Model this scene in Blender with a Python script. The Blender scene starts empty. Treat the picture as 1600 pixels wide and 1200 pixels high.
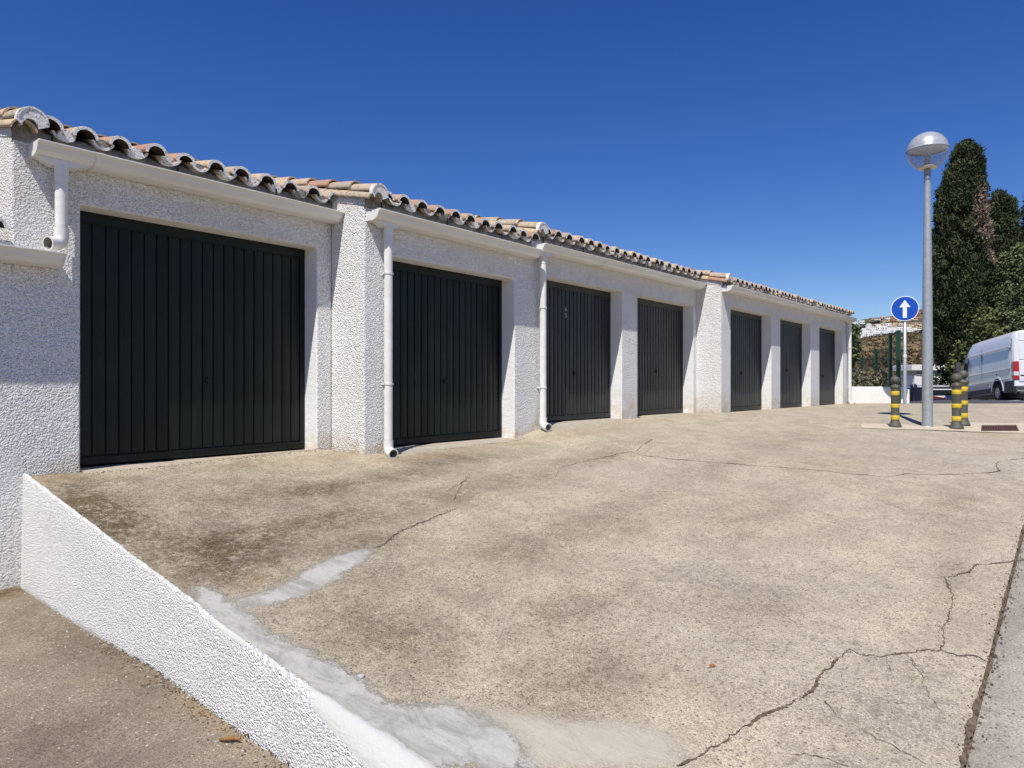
import bpy, bmesh, math, random
import numpy as np
from mathutils import Vector, Matrix, noise as mnoise
R = math.radians
C = bpy.context.scene.collection
S = bpy.context.scene
random.seed(7); rng = np.random.default_rng(11)

# ------------------------------------------------------------------ camera, world, sun
PHI = R(38.86)                       # angle between the facade direction (+X) and the view direction
cam_d = bpy.data.cameras.new('camera'); cam = bpy.data.objects.new('camera', cam_d); C.objects.link(cam)
cam_d.sensor_width = 36; cam_d.lens = 36*1111/1600; cam_d.shift_y = 3/1600
cam_d.clip_start = .05; cam_d.clip_end = 9000
cam.rotation_euler = (R(90), 0, PHI-R(90))
S.camera = cam
SUN_EL, SUN_AZ = R(57.4), R(180+20.4)      # the sun stands behind and to the left of the camera
w = bpy.data.worlds.new('World'); S.world = w; w.use_nodes = True
nt = w.node_tree; bg = nt.nodes['Background']
sky = nt.nodes.new('ShaderNodeTexSky'); sky.sky_type = 'NISHITA'; sky.sun_disc = False
sky.sun_elevation = SUN_EL; sky.sun_rotation = R(90)-SUN_AZ
sky.altitude = 3000; sky.air_density = 1.35; sky.dust_density = 0; sky.ozone_density = 4.0
hs = nt.nodes.new('ShaderNodeHueSaturation'); hs.inputs['Hue'].default_value = .519; hs.inputs['Saturation'].default_value = 1.30
nt.links.new(sky.outputs[0], hs.inputs['Color']); nt.links.new(hs.outputs[0], bg.inputs[0]); bg.inputs[1].default_value = .096
sd = bpy.data.lights.new('sun', 'SUN'); sd.energy = 4.9; sd.angle = R(.53); sd.color = (1, .955, .89)
so = bpy.data.objects.new('sun', sd); C.objects.link(so)
tosun = Vector((math.cos(SUN_EL)*math.cos(SUN_AZ), math.cos(SUN_EL)*math.sin(SUN_AZ), math.sin(SUN_EL)))
so.rotation_euler = tosun.to_track_quat('Z', 'Y').to_euler()
S.view_settings.view_transform = 'Standard'; S.view_settings.look = 'None'
S.view_settings.exposure = .15; S.view_settings.gamma = 1
S.render.engine = 'CYCLES'

# ------------------------------------------------------------------ helpers
def at(px, y, D):
    """point of the place seen at (px, y) of the 1600x1200 photograph, D metres deep"""
    t = (px-800)/1111.
    c, s = math.cos(PHI), math.sin(PHI)
    return Vector(((c+t*s)*D, (s-t*c)*D, (603-y)/1111.*D))

class MB:
    def __init__(s): s.v = []; s.f = []; s.m = []; s.sm = []; s.t = []
    def add(s, vs, fs, m=0, smooth=False, tint=0.5):
        b = len(s.v); s.v += [tuple(v) for v in vs]
        for f in fs:
            s.f.append(tuple(b+i for i in f)); s.m.append(m); s.sm.append(smooth); s.t.append(tint)
        return s
    def box(s, x0, x1, y0, y1, z0, z1, m=0, tint=.5):
        v = [(x0,y0,z0),(x1,y0,z0),(x1,y1,z0),(x0,y1,z0),(x0,y0,z1),(x1,y0,z1),(x1,y1,z1),(x0,y1,z1)]
        return s.add(v, [(0,3,2,1),(4,5,6,7),(0,1,5,4),(1,2,6,5),(2,3,7,6),(3,0,4,7)], m, False, tint)
    def obox(s, c, ax, ay, az, m=0, tint=.5):
        c = Vector(c); ax = Vector(ax); ay = Vector(ay); az = Vector(az)
        v = [c+a*ax+b*ay+d*az for d in (-1,1) for (a,b) in ((-1,-1),(1,-1),(1,1),(-1,1))]
        return s.add(v, [(0,3,2,1),(4,5,6,7),(0,1,5,4),(1,2,6,5),(2,3,7,6),(3,0,4,7)], m, False, tint)
    def tube(s, p0, p1, r0, r1=None, n=12, m=0, caps=True, smooth=True, tint=.5):
        p0 = Vector(p0); p1 = Vector(p1); r1 = r0 if r1 is None else r1
        d = (p1-p0).normalized(); a = d.orthogonal().normalized(); b = d.cross(a)
        v = []
        for p, r in ((p0,r0),(p1,r1)):
            for i in range(n):
                q = 2*math.pi*i/n; v.append(p+(a*math.cos(q)+b*math.sin(q))*r)
        s.add(v, [(i,(i+1)%n,n+(i+1)%n,n+i) for i in range(n)], m, smooth, tint)
        if caps:
            s.add(v[:n], [tuple(reversed(range(n)))], m, False, tint); s.add(v[n:], [tuple(range(n))], m, False, tint)
        return s
    def path(s, pts, r, n=10, m=0, caps=True, tint=.5):
        pts = [Vector(p) for p in pts]; rings = []; a = None
        for i, p in enumerate(pts):
            d = (pts[min(i+1,len(pts)-1)]-pts[max(i-1,0)]).normalized()
            a = d.orthogonal().normalized() if a is None else (a-d*a.dot(d)).normalized()
            b = d.cross(a); rr = r[i] if isinstance(r, (list,tuple)) else r
            rings.append([p+(a*math.cos(2*math.pi*k/n)+b*math.sin(2*math.pi*k/n))*rr for k in range(n)])
        v = [q for g in rings for q in g]; f = []
        for i in range(len(pts)-1):
            for k in range(n): f.append((i*n+k, i*n+(k+1)%n, (i+1)*n+(k+1)%n, (i+1)*n+k))
        if caps: f += [tuple(reversed(range(n))), tuple(range((len(pts)-1)*n, len(pts)*n))]
        return s.add(v, f, m, True, tint)
    def lathe(s, prof, c=(0,0,0), n=20, m=0, smooth=True, tint=.5):
        c = Vector(c); v = []
        for r, z in prof:
            for i in range(n):
                q = 2*math.pi*i/n; v.append(c+Vector((r*math.cos(q), r*math.sin(q), z)))
        f = [(j*n+i, j*n+(i+1)%n, (j+1)*n+(i+1)%n, (j+1)*n+i) for j in range(len(prof)-1) for i in range(n)]
        return s.add(v, f, m, smooth, tint)

def obj(name, mb, mats, parent=None, bevel=0, loc=None):
    me = bpy.data.meshes.new(name); me.from_pydata(mb.v, [], mb.f)
    for m in (mats if isinstance(mats, (list,tuple)) else [mats]): me.materials.append(m)
    me.polygons.foreach_set('material_index', mb.m); me.polygons.foreach_set('use_smooth', mb.sm)
    at_ = me.attributes.new('tint', 'FLOAT', 'FACE'); at_.data.foreach_set('value', mb.t)
    me.update(); o = bpy.data.objects.new(name, me); C.objects.link(o)
    if parent:
        o.parent = parent
        if not parent.data and not parent.get('_local'): o.location = -parent.location
    if loc is not None: o.location = loc
    if bevel:
        b = o.modifiers.new('bevel', 'BEVEL'); b.width = bevel; b.segments = 2; b.limit_method = 'ANGLE'; b.angle_limit = R(40)
    return o
def thing(name, label, cat, loc=(0,0,0), group=None, local=False, rotz=0):
    o = bpy.data.objects.new(name, None); C.objects.link(o); o.location = loc; o.rotation_euler = (0,0,rotz)
    o.empty_display_size = .2
    o['label'] = label; o['category'] = cat
    if group: o['group'] = group
    if local: o['_local'] = 1
    return o
def tag(o, label, cat, group=None):
    o['label'] = label; o['category'] = cat
    if group: o['group'] = group
    return o
def copy_tree(o, parent=None):
    c = o.copy(); C.objects.link(c); c.parent = parent
    for ch in list(o.children): copy_tree(ch, c)
    return c

# ------------------------------------------------------------------ materials
class NT:
    def __init__(s, name, rough=.8, spec=.3):
        s.m = bpy.data.materials.new(name); s.m.use_nodes = True; s.n = s.m.node_tree; s.b = s.n.nodes['Principled BSDF']
        s.b.inputs['Roughness'].default_value = rough; s.b.inputs['Specular IOR Level'].default_value = spec
        s.tc = s.n.nodes.new('ShaderNodeTexCoord')
    def L(s, a, b): s.n.links.new(a, b)
    def node(s, t, **k):
        n = s.n.nodes.new(t)
        for a, v in k.items(): setattr(n, a, v)
        return n
    def vec(s, scale=(1,1,1)):
        mp = s.node('ShaderNodeMapping'); mp.inputs['Scale'].default_value = scale; s.L(s.tc.outputs['Object'], mp.inputs[0]); return mp.outputs[0]
    def noise(s, scale, detail=3, rough=.55, vec=None, dist=0):
        n = s.node('ShaderNodeTexNoise'); n.inputs['Scale'].default_value = scale; n.inputs['Detail'].default_value = detail
        n.inputs['Roughness'].default_value = rough; n.inputs['Distortion'].default_value = dist
        s.L(vec or s.tc.outputs['Object'], n.inputs['Vector']); return n.outputs[0]
    def vor(s, scale, feature='F1', vec=None, out='Distance', rnd=1):
        n = s.node('ShaderNodeTexVoronoi', feature=feature); n.inputs['Scale'].default_value = scale
        n.inputs['Randomness'].default_value = rnd
        s.L(vec or s.tc.outputs['Object'], n.inputs['Vector']); return n.outputs[out]
    def attr(s, name):
        n = s.node('ShaderNodeAttribute'); n.attribute_name = name; return n.outputs['Fac']
    def math(s, op, a, b=0.0, clamp=False):
        n = s.node('ShaderNodeMath', operation=op, use_clamp=clamp)
        for i, x in enumerate((a, b)):
            if hasattr(x, 'links'): s.L(x, n.inputs[i])
            else: n.inputs[i].default_value = x
        return n.outputs[0]
    def step(s, x, a, b, lo=0., hi=1.):
        n = s.node('ShaderNodeMapRange', interpolation_type='SMOOTHSTEP')
        s.L(x, n.inputs['Value'])
        if a > b: a, b, lo, hi = b, a, hi, lo
        n.inputs['From Min'].default_value = a; n.inputs['From Max'].default_value = b
        n.inputs['To Min'].default_value = lo; n.inputs['To Max'].default_value = hi; return n.outputs[0]
    def mix(s, f, a, b, mode='MIX'):
        n = s.node('ShaderNodeMix', data_type='RGBA', blend_type=mode, clamp_factor=True)
        for i, x in ((0,f),(6,a),(7,b)):
            if hasattr(x, 'links'): s.L(x, n.inputs[i])
            elif i == 0: n.inputs[i].default_value = x
            else: n.inputs[i].default_value = tuple(x)+(1,)
        return n.outputs[2]
    def ramp(s, x, stops):
        n = s.node('ShaderNodeValToRGB'); e = n.color_ramp.elements
        while len(e) < len(stops): e.new(.5)
        for i, (p, c) in enumerate(stops): e[i].position = p; e[i].color = tuple(c)+(1,)
        s.L(x, n.inputs[0]); return n.outputs[0]
    def col(s, c):
        if hasattr(c, 'links'): s.L(c, s.b.inputs['Base Color'])
        else: s.b.inputs['Base Color'].default_value = tuple(c)+(1,)
        return s
    def bump(s, h, strength=1., dist=.01, normal=None):
        n = s.node('ShaderNodeBump'); n.inputs['Strength'].default_value = strength; n.inputs['Distance'].default_value = dist
        s.L(h, n.inputs['Height'])
        if normal: s.L(normal, n.inputs['Normal'])
        s.L(n.outputs[0], s.b.inputs['Normal']); return n.outputs[0]
    def z(s):
        x = s.node('ShaderNodeSeparateXYZ'); s.L(s.tc.outputs['Object'], x.inputs[0]); return x.outputs

def simple(name, c, rough=.6, var=.12, scale=8, spec=.4, metal=0, bump=0, bs=60):
    t = NT(name, rough, spec); n = t.noise(scale, 4)
    t.col(t.mix(n, [x*(1-var*2) for x in c], [min(1, x*(1+var)) for x in c])); t.b.inputs['Metallic'].default_value = metal
    if bump: t.bump(t.noise(bs, 3), 1, bump)
    return t.m

# rough-cast white render
def stucco(name, grain=1.0, stain=True, bd=.0118):
    t = NT(name, .9, .15)
    n1 = t.noise(58*grain, 3, .65); n2 = t.noise(125*grain, 1, .5); v = t.noise(17, 3, .6)
    a1 = t.step(n1, .33, .46); vv = t.vor(72*grain); v2 = t.vor(128*grain)
    g1 = t.math('MULTIPLY', t.step(vv, .75, .12), t.step(n1, .25, .62)); g2 = t.math('MULTIPLY', t.step(v2, .75, .15), .42)
    h = t.math('ADD', t.math('MULTIPLY', n1, .55), t.math('ADD', g1, g2))
    h = t.math('ADD', h, t.math('MULTIPLY', v, .5))
    big = t.noise(2.3, 3)
    col = t.mix(t.step(big, .3, .7), (.86,.85,.825), (.90,.895,.88))
    pit = t.step(a1, .0, .6)
    col = t.mix(pit, (.74,.73,.71), col)
    if stain:
        stk = t.noise(2.2, 5, .7, vec=t.vec((3,3,.35))); col = t.mix(t.step(stk, .56, .74, 0, .16), col, (.55,.51,.44))
        g = t.attr('stain'); m = t.math('MULTIPLY', g, t.step(t.noise(7, 5, .65), .25, .75))
        col = t.mix(m, col, (.62,.50,.33))
    t.col(col); t.bump(h, 1., bd)
    return t.m
M_STUCCO = stucco('roughcast_render', .82)
M_STUCCO_F = stucco('fine_roughcast_render', 1.2, bd=.0100)
def smooth_white(name, c=(.80,.80,.785)):
    t = NT(name, .75, .2); n = t.noise(4, 5)
    col = t.mix(t.step(n, .3, .75), [x*.95 for x in c], c)
    g = t.attr('stain'); m = t.math('MULTIPLY', g, t.step(t.noise(9, 5, .65), .3, .75))
    col = t.mix(m, col, (.60,.50,.36)); t.col(col)
    t.bump(t.math('ADD', t.noise(25, 5, .7), t.noise(9, 4, .7, vec=t.vec((3,.6,3)))), .8, .007); return t.m
M_WHITE = smooth_white('smooth_white_plaster')
def mat_mortar():
    t = NT('grey_eaves_mortar', .95, .1)
    n = t.noise(9, 5, .65); c = t.mix(t.step(n, .3, .7), (.20,.185,.165), (.34,.325,.30))
    t.col(t.mix(t.step(t.noise(30, 3), .6, .75), c, (.16,.12,.085))); t.bump(t.noise(45, 4), 1, .012); return t.m
M_MORTAR = mat_mortar()
def mat_tile():
    t = NT('clay_roof_tile', .9, .15); a = t.attr('tint')
    c = t.ramp(a, [(0,(.40,.22,.15)),(.25,(.46,.31,.20)),(.5,(.52,.40,.26)),(.75,(.44,.36,.26)),(1,(.32,.27,.215))])
    c = t.mix(t.step(t.noise(28, 5, .7), .48, .68, 0, .8), c, (.19,.15,.115))
    c = t.mix(t.step(t.noise(17, 5, .7), .60, .72, 0, .8), c, (.62,.56,.44))
    t.col(c); t.bump(t.noise(70, 4), 1, .004); return t.m
M_TILE = mat_tile()
def mat_rim():
    t = NT('chipped_white_paint_on_tile', .85, .15)
    c = t.mix(t.step(t.noise(42, 5, .7), .55, .63), (.76,.75,.72), (.30,.21,.15)); t.col(c); t.bump(t.noise(60, 4), 1, .006); return t.m
M_RIM = mat_rim()
M_SOOT_SHADE = simple('sooty_shaded_tile_underside', (.075,.052,.038), .95, .3, 25, .1, 0, .003, 60)  # underside grime, made darker still to paint shade into the tile hollows
def mat_door():
    t = NT('dark_green_painted_steel', .42, .28)
    st = t.noise(3, 4, vec=t.vec((9,9,.5))); n = t.noise(1.6, 5)
    c = t.mix(t.step(n, .3, .7), (.0055,.0105,.0082), (.0085,.0145,.0115)); c = t.mix(t.step(st, .5, .8, 0, .35), c, (.028,.032,.028))
    c = t.mix(t.attr('tint'), c, (.60,.60,.60), 'MULTIPLY'); t.col(c); t.L(t.step(t.noise(5, 4), .2, .8, .34, .52), t.b.inputs['Roughness'])
    t.bump(t.noise(6, 2, vec=t.vec((1,1,.35))), .25, .004); return t.m
M_DOOR = mat_door()
def mat_door_old():
    t = NT('weathered_dark_green_steel', .5, .5)
    st = t.noise(3, 4, vec=t.vec((9,9,.4))); n = t.noise(1.6, 5)
    c = t.mix(t.step(n, .3, .7), (.017,.022,.020), (.034,.038,.034)); c = t.mix(t.step(st, .5, .8, 0, .4), c, (.085,.085,.075)); c = t.mix(t.attr('tint'), c, (.6,.6,.6), 'MULTIPLY')
    t.col(c); t.bump(t.noise(6, 2, vec=t.vec((1,1,.35))), .25, .004); return t.m
M_DOOR2 = mat_door_old()
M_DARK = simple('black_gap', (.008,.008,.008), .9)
def mat_pvc(name='white_plastic_gutter'):
    t = NT(name, .38, .5); n = t.noise(3, 4, vec=t.vec((.6,4,4)))
    c = t.mix(t.step(n, .35, .75), (.70,.68,.635), (.78,.77,.74)); t.col(t.mix(t.step(t.noise(12, 5, .7), .62, .8, 0, .5), c, (.52,.46,.36))); t.bump(t.noise(1.3, 3), .6, .004); return t.m
M_PVC = mat_pvc()

def concrete(name, base=(.550,.478,.355), dark=(.20,.158,.112), patch=True, agg=1.0, grey=(.49,.45,.36)):
    t = NT(name, .92, .15)
    big = t.noise(.55, 5, .6); mid = t.noise(3.2, 6, .68); fine = t.noise(26, 5, .75); vf = t.noise(130, 3, .7)
    c = t.mix(t.step(mid, .36, .66), [x*.80 for x in base], [x*1.10 for x in base])
    c = t.mix(t.step(big, .45, .66, 0, .45), c, grey)
    # worn patches that bare the aggregate
    c = t.mix(t.step(fine, .50, .66, 0, .62*agg), c, [x*1.0 for x in dark])
    d = t.attr('dirt'); dn = t.math('ADD', t.math('MULTIPLY', t.noise(4, 8, .85), .5), t.math('MULTIPLY', t.noise(24, 6, .85), .5)); dm = t.math('MULTIPLY', d, t.step(dn, .36, .58, .12, 1.05))
    ru = t.attr('rust'); c = t.mix(t.math('MULTIPLY', ru, t.step(t.noise(6, 5, .7), .3, .66), True), c, (.40,.27,.13))
    stv = t.noise(9, 6, .8, vec=t.vec((1,1.8,1)), dist=.8)
    c = t.mix(t.step(stv, .56, .68, 0, .6*agg), c, (.15,.13,.105))
    # stones: pale and dark
    cr = t.node('ShaderNodeTexVoronoi'); cr.inputs['Scale'].default_value = 62; t.L(t.tc.outputs['Object'], cr.inputs['Vector'])
    sx = t.node('ShaderNodeSeparateColor'); t.L(cr.outputs['Color'], sx.inputs[0])
    dist = t.step(cr.outputs['Distance'], .30, .42, 1, 0)
    c = t.mix(t.math('MULTIPLY', t.math('MULTIPLY', dist, t.step(sx.outputs[0], .80, .86)), t.step(mid, .35, .6)), c, (.56,.51,.43))
    c = t.mix(t.math('MULTIPLY', dist, t.step(sx.outputs[1], .86, .90, 0, .9)), c, (.14,.11,.085))
    c2 = t.node('ShaderNodeTexVoronoi'); c2.inputs['Scale'].default_value = 21; t.L(t.tc.outputs['Object'], c2.inputs['Vector'])
    s2 = t.node('ShaderNodeSeparateColor'); t.L(c2.outputs['Color'], s2.inputs[0])
    c = t.mix(t.math('MULTIPLY', t.step(c2.outputs['Distance'], .16, .24, 1, 0), t.step(s2.outputs[0], .90, .93)), c, (.55,.50,.43))
    c = t.mix(t.step(vf, .47, .59, 0, .9*min(1, agg+.2)), c, [x*.50 for x in base]); c = t.mix(t.step(t.noise(85, 4, .8), .56, .66, 0, .5*min(1, agg)), c, [min(1, x*1.35) for x in base])
    fl = t.math('MULTIPLY', t.step(t.noise(75, 4, .8), .50, .60), t.step(t.noise(1.9, 5, .75), .46, .62))
    c = t.mix(t.math('MULTIPLY', fl, .75*min(1, agg+.15)), c, (.20,.165,.125))
    bl = t.math('MULTIPLY', t.step(t.noise(.9, 4, .7), .52, .70), t.step(t.noise(13, 6, .8), .42, .62)); c = t.mix(t.math('MULTIPLY', bl, .55), c, (.235,.205,.165))
    c = t.mix(t.math('MULTIPLY', dm, 1.0, True), c, (.31,.265,.21), 'MULTIPLY')
    h = t.math('ADD', t.math('MULTIPLY', fine, .9), t.math('MULTIPLY', vf, .35))
    h = t.math('ADD', h, t.math('MULTIPLY', dist, .25))
    if patch:
        e = t.math('MULTIPLY', t.math('SUBTRACT', t.noise(8, 8, .85), .5), .25)
        e2 = t.math('MULTIPLY', t.math('SUBTRACT', t.noise(45, 5, .8), .5), .10)
        for nm, ca, cb, fw in (('lime', (.40,.36,.285), (.44,.40,.32), .06), ('patch', (.29,.28,.25), (.43,.415,.375), .02)):
            f = t.step(t.math('ADD', t.math('ADD', t.attr(nm), e), e2), -fw, fw+.008)
            sw = t.noise(5, 7, .7, vec=t.vec((1.6,.8,1)), dist=.5)
            pc = t.mix(t.step(sw, .36, .60), ca, cb); pc = t.mix(t.step(t.noise(34, 5, .8), .52, .68, 0, .4), pc, [x*.72 for x in ca])
            pc = t.mix(t.step(t.noise(60, 3), .66, .74, 0, .35), pc, (.22,.20,.17))
            c = t.mix(f, c, pc)
            h = t.math('ADD', t.math('MULTIPLY', h, t.math('SUBTRACT', 1.0, t.math('MULTIPLY', f, .85))), t.math('MULTIPLY', t.math('ADD', t.math('MULTIPLY', sw, 1.2), .25), f))
    t.col(c); t.bump(h, 1., .009*max(agg,.6)); return t.m
M_CONC = concrete('worn_concrete')
M_CONC_LOW = concrete('pebbly_driveway_concrete', (.33,.272,.205), (.18,.14,.10), False, .95, (.26,.225,.18))
M_ROAD = concrete('pale_grey_road_concrete', (.41,.375,.315), (.24,.225,.195), False, .6, (.42,.395,.34))
M_ASPH = simple('grey_asphalt', (.085,.088,.092), .9, .2, 30, .2, 0, .006, 200)
M_LIP = simple('sandy_cement', (.47,.41,.325), .9, .15, 12, .15, 0, .006, 60)
def mat_crack():
    t = NT('crack_filled_with_soil', 1, .05); n = t.noise(30, 4, .7)
    t.col(t.mix(t.step(n, .35, .65), (.075,.058,.044), (.20,.15,.105))); t.bump(t.noise(80, 4), 1, .01); return t.m
M_CRACK = mat_crack()

# ------------------------------------------------------------------ ground heights
def _sm(t): t=np.clip(t,0,1); return t*t*(3-2*t)
FX=[-8,1.7,2.2,4.35,4.6,4.85,6.86,7.45,9.5,12,21,24,27,30,40,60,100]
FZ=[-.645,-.645,-.655,-.625,-.668,-.689,-.649,-.535,-.508,-.475,-.475,-.6,-.9,-1.4,-3.2,-6.5,-9]
RX=[-20,-6,0,1.8,4,6,8,10,13,16,18,20,22,26,30,35,45,60,100]
RZ=[-3.6,-2.3,-1.82,-1.67,-1.41,-1.19,-1.02,-.88,-.70,-.54,-.46,-.42,-.42,-.44,-.5,-.85,-1.75,-3.5,-9]
def yf(X): return 6.0-.51*_sm((X-4.3)/.3)-.47*_sm((X-11.9)/.3)
def zmain(X,Y):
    X=np.asarray(X,float);Y=np.asarray(Y,float)
    a=np.interp(X,FX,FZ);b=np.interp(X,RX,RZ);F=yf(X)
    u=np.clip((F-Y)/F,0,1); u=u+.2*u*(1-u)
    w=_sm((X-21.5)/2.5); u=u*(1-w)+w*_sm((5.6-Y)/2.2)
    return a+(b-a)*u-.03*np.clip(-Y,0,30)
LY=[-30,-6,0,.5,1.9,2.6,3.,3.47,3.88,4.96,6,7]
LZ=[-3.2,-2.2,-1.67,-1.69,-1.69,-1.62,-1.59,-1.55,-1.51,-1.49,-1.445,-1.44]
def zlow(X,Y): # lower driveway left of retaining wall
    X=np.asarray(X,float);Y=np.asarray(Y,float)
    return np.interp(Y,LY,LZ)+np.clip(X-1.79,-30,0)*.06
def zg(X,Y):
    X=np.asarray(X,float);Y=np.asarray(Y,float)
    return np.where(X<1.79,zlow(X,Y),zmain(X,Y))
def G(x, y): return float(zg(x, y))
def GM(x, y): return float(zmain(x, y))

CRACKS={
 'C1':[(3.014, 3.568), (3.105, 3.58), (3.231, 3.628), (3.319, 3.681), (3.451, 3.708), (3.57, 3.715), (3.75, 3.753), (3.912, 3.778), (4.016, 3.796)],
 'C2':[(5.854, 4.122), (6.194, 4.134), (6.518, 4.143), (6.728, 4.119), (6.975, 4.119), (7.142, 4.009), (7.059, 3.858), (7.145, 3.467), (7.196, 3.268), (7.421, 2.671), (7.666, 2.239), (7.733, 1.975), (7.88, 1.516), (8.157, 1.44), (8.402, 1.152), (8.657, 0.975), (8.89, 0.769), (9.081, 0.701), (9.38, 0.765), (9.728, 0.751), (10.109, 0.548)],
 'C2b':[(7.17, 3.967), (7.498, 4.047), (7.876, 4.163)],
 'C3':[(2.471, 1.199), (2.56, 1.163), (2.664, 1.141), (2.76, 1.109), (2.866, 1.092), (3.005, 1.052), (3.129, 1.012), (3.283, 0.959), (3.434, 0.96), (3.578, 0.957), (3.715, 0.949), (3.845, 0.919), (3.834, 0.866), (3.88, 0.778), (3.991, 0.705), (4.092, 0.636), (4.151, 0.569), (4.14, 0.496), (4.19, 0.421), (4.183, 0.365)],
 'C4':[(4.151, 0.569), (4.291, 0.574), (4.404, 0.598), (4.528, 0.581), (4.743, 0.596), (5.012, 0.627), (5.219, 0.691), (5.403, 0.58), (5.584, 0.561), (5.705, 0.465), (5.907, 0.32)],
 'C5':[(3.296, 0.9), (3.221, 0.823), (3.205, 0.744), (3.164, 0.644), (3.15, 0.538), (3.135, 0.462)],
 'C6':[(2.843, 0.91), (2.887, 0.789), (2.92, 0.693)],
 'C7':[(3.372, 0.902), (3.464, 0.754), (3.527, 0.603)],
 'C8':[(3.862, 0.754), (3.697, 0.692)],
 'C9':[(3.954, 0.676), (3.83, 0.596), (3.628, 0.544), (3.522, 0.457)],
 'C10':[(5.347, 3.708), (5.39, 3.528), (5.436, 3.375)],
 'C11':[(4.899, 4.444), (4.549, 4.224), (4.347, 4.08), (4.16, 3.96)],
 'C12':[(3.994, 0.711), (3.914, 0.625), (3.88, 0.595), (3.822, 0.597)],
 'C13':[(3.605, 0.814), (3.627, 0.773), (3.612, 0.743)],
 'C14':[(5.125, 5.507), (5.483, 5.391), (5.981, 5.377), (6.642, 5.352), (6.959, 5.383)],
}
PATCH={
 'P1':[(1.88, 3.732), (1.948, 3.712), (1.978, 3.62), (1.967, 3.459), (1.982, 3.285), (1.963, 3.155), (1.936, 3.056), (1.968, 2.972), (1.976, 2.865), (2.002, 2.658), (2.017, 2.539), (1.989, 2.334), (1.98, 2.263), (2.05, 2.164), (2.154, 2.081), (2.195, 1.991), (2.222, 1.892), (2.214, 1.784), (2.183, 1.679), (2.102, 1.584), (1.78, 1.912), (1.758, 2.155), (1.79, 2.46), (1.784, 2.587), (1.772, 2.759), (1.742, 2.886), (1.77, 3.041), (1.774, 3.189), (1.798, 3.414)],
 'P2':[(1.967, 3.459), (2.093, 3.436), (2.22, 3.455), (2.38, 3.481), (2.534, 3.547), (2.723, 3.614), (2.864, 3.606), (3.007, 3.56), (2.842, 3.454), (2.679, 3.403), (2.542, 3.345), (2.376, 3.325), (2.22, 3.305), (2.096, 3.32), (1.994, 3.365)],
 'P3':[(2.142, 2.106), (2.304, 1.856), (2.441, 1.629), (2.61, 1.426), (2.643, 1.271), (2.471, 1.189), (2.092, 1.594), (2.154, 1.735), (2.204, 1.911)],
 'P5':[(9.353, 4.548), (9.873, 4.646), (9.906, 4.211), (9.301, 4.0), (8.961, 4.217)],
}

def sdf_poly(P, X, Y):
    P = np.array(P); d = np.full(X.shape, 1e9); inside = np.zeros(X.shape, bool); n = len(P)
    for i in range(n):
        a = P[i]; b = P[(i+1) % n]; e = b-a; wx = X-a[0]; wy = Y-a[1]
        t = np.clip((wx*e[0]+wy*e[1])/(e@e+1e-12), 0, 1); d = np.minimum(d, (wx-e[0]*t)**2+(wy-e[1]*t)**2)
        c = ((a[1] > Y) != (b[1] > Y)) & (X < (b[0]-a[0])*(Y-a[1])/(b[1]-a[1]+1e-12)+a[0]); inside ^= c
    d = np.sqrt(d); return np.where(inside, d, -d)

def grid_obj(name, xs, ys, zfun, mats, attrs=None, matfun=None, extra=None):
    X, Y = np.meshgrid(xs, ys, indexing='ij'); Z = zfun(X, Y)
    nx, ny = X.shape; v = np.stack([X.ravel(), Y.ravel(), Z.ravel()], 1)
    i, j = np.meshgrid(np.arange(nx-1), np.arange(ny-1), indexing='ij'); a = (i*ny+j).ravel()
    f = np.stack([a, a+ny, a+ny+1, a+1], 1)
    V = v.tolist(); F = f.tolist(); mi = [0]*len(F)
    if matfun is not None: mi = matfun(v[f].mean(1)[:,0], v[f].mean(1)[:,1]).astype(int).tolist()
    if extra:
        b = len(V); V += extra.v; F += [[b+k for k in q] for q in extra.f]; mi += extra.m
    me = bpy.data.meshes.new(name); me.from_pydata(V, [], F)
    for m in mats: me.materials.append(m)
    me.polygons.foreach_set('material_index', mi); me.polygons.foreach_set('use_smooth', [True]*len(F))
    for k, fn in (attrs or {}).items():
        arr = np.zeros(len(V)); arr[:X.size] = fn(X, Y).ravel()
        q = me.attributes.new(k, 'FLOAT', 'POINT'); q.data.foreach_set('value', arr)
    me.update(); o = bpy.data.objects.new(name, me); C.objects.link(o); o['kind'] = 'structure'; return o

def nz(X, Y, s, seed=0):
    f = np.vectorize(lambda a, b: mnoise.noise(Vector((a*s+seed, b*s, seed*1.7)))); return f(X, Y)

def cracks_mb(L, fn, mb, lift=.004):
    for key, (pts, w0, w1) in L.items():
        pts = [Vector((p[0], p[1], 0)) for p in pts]; q = []
        for a, b in zip(pts[:-1], pts[1:]):
            n = max(2, int((b-a).length/.012))
            for k in range(n): q.append(a.lerp(b, k/n))
        q.append(pts[-1]); N = len(q); L_ = []; R_ = []
        for i, p in enumerate(q):
            d = (q[min(i+1,N-1)]-q[max(i-1,0)]); d = Vector((-d.y, d.x, 0)).normalized()
            u = i/(N-1); ww = (w0*(1-u)+w1*u)*.62*(.12+1.3*max(0, mnoise.noise(p*6+Vector((5,0,0)))+.15)+.9*abs(mnoise.noise(p*31))+.8*max(0, mnoise.noise(p*70)))
            if i in (0, N-1): ww = .0004
            off = mnoise.noise(p*7)*.022+mnoise.noise(p*19)*.014+mnoise.noise(p*55)*.011
            for s_, T in ((1,L_),(-1,R_)):
                z = p+d*(off+s_*ww*.5); T.append((z.x, z.y, float(fn(z.x, z.y))+lift))
        v = L_+R_; mb.add(v, [(N+i, N+i+1, i+1, i) for i in range(N-1)], 1)

def blobs(X, Y, L):
    a = np.zeros(X.shape)
    for x, y, rx, ry, k in L: a = np.maximum(a, k*np.exp(-((X-x)/rx)**2-((Y-y)/ry)**2))
    return a

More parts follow.
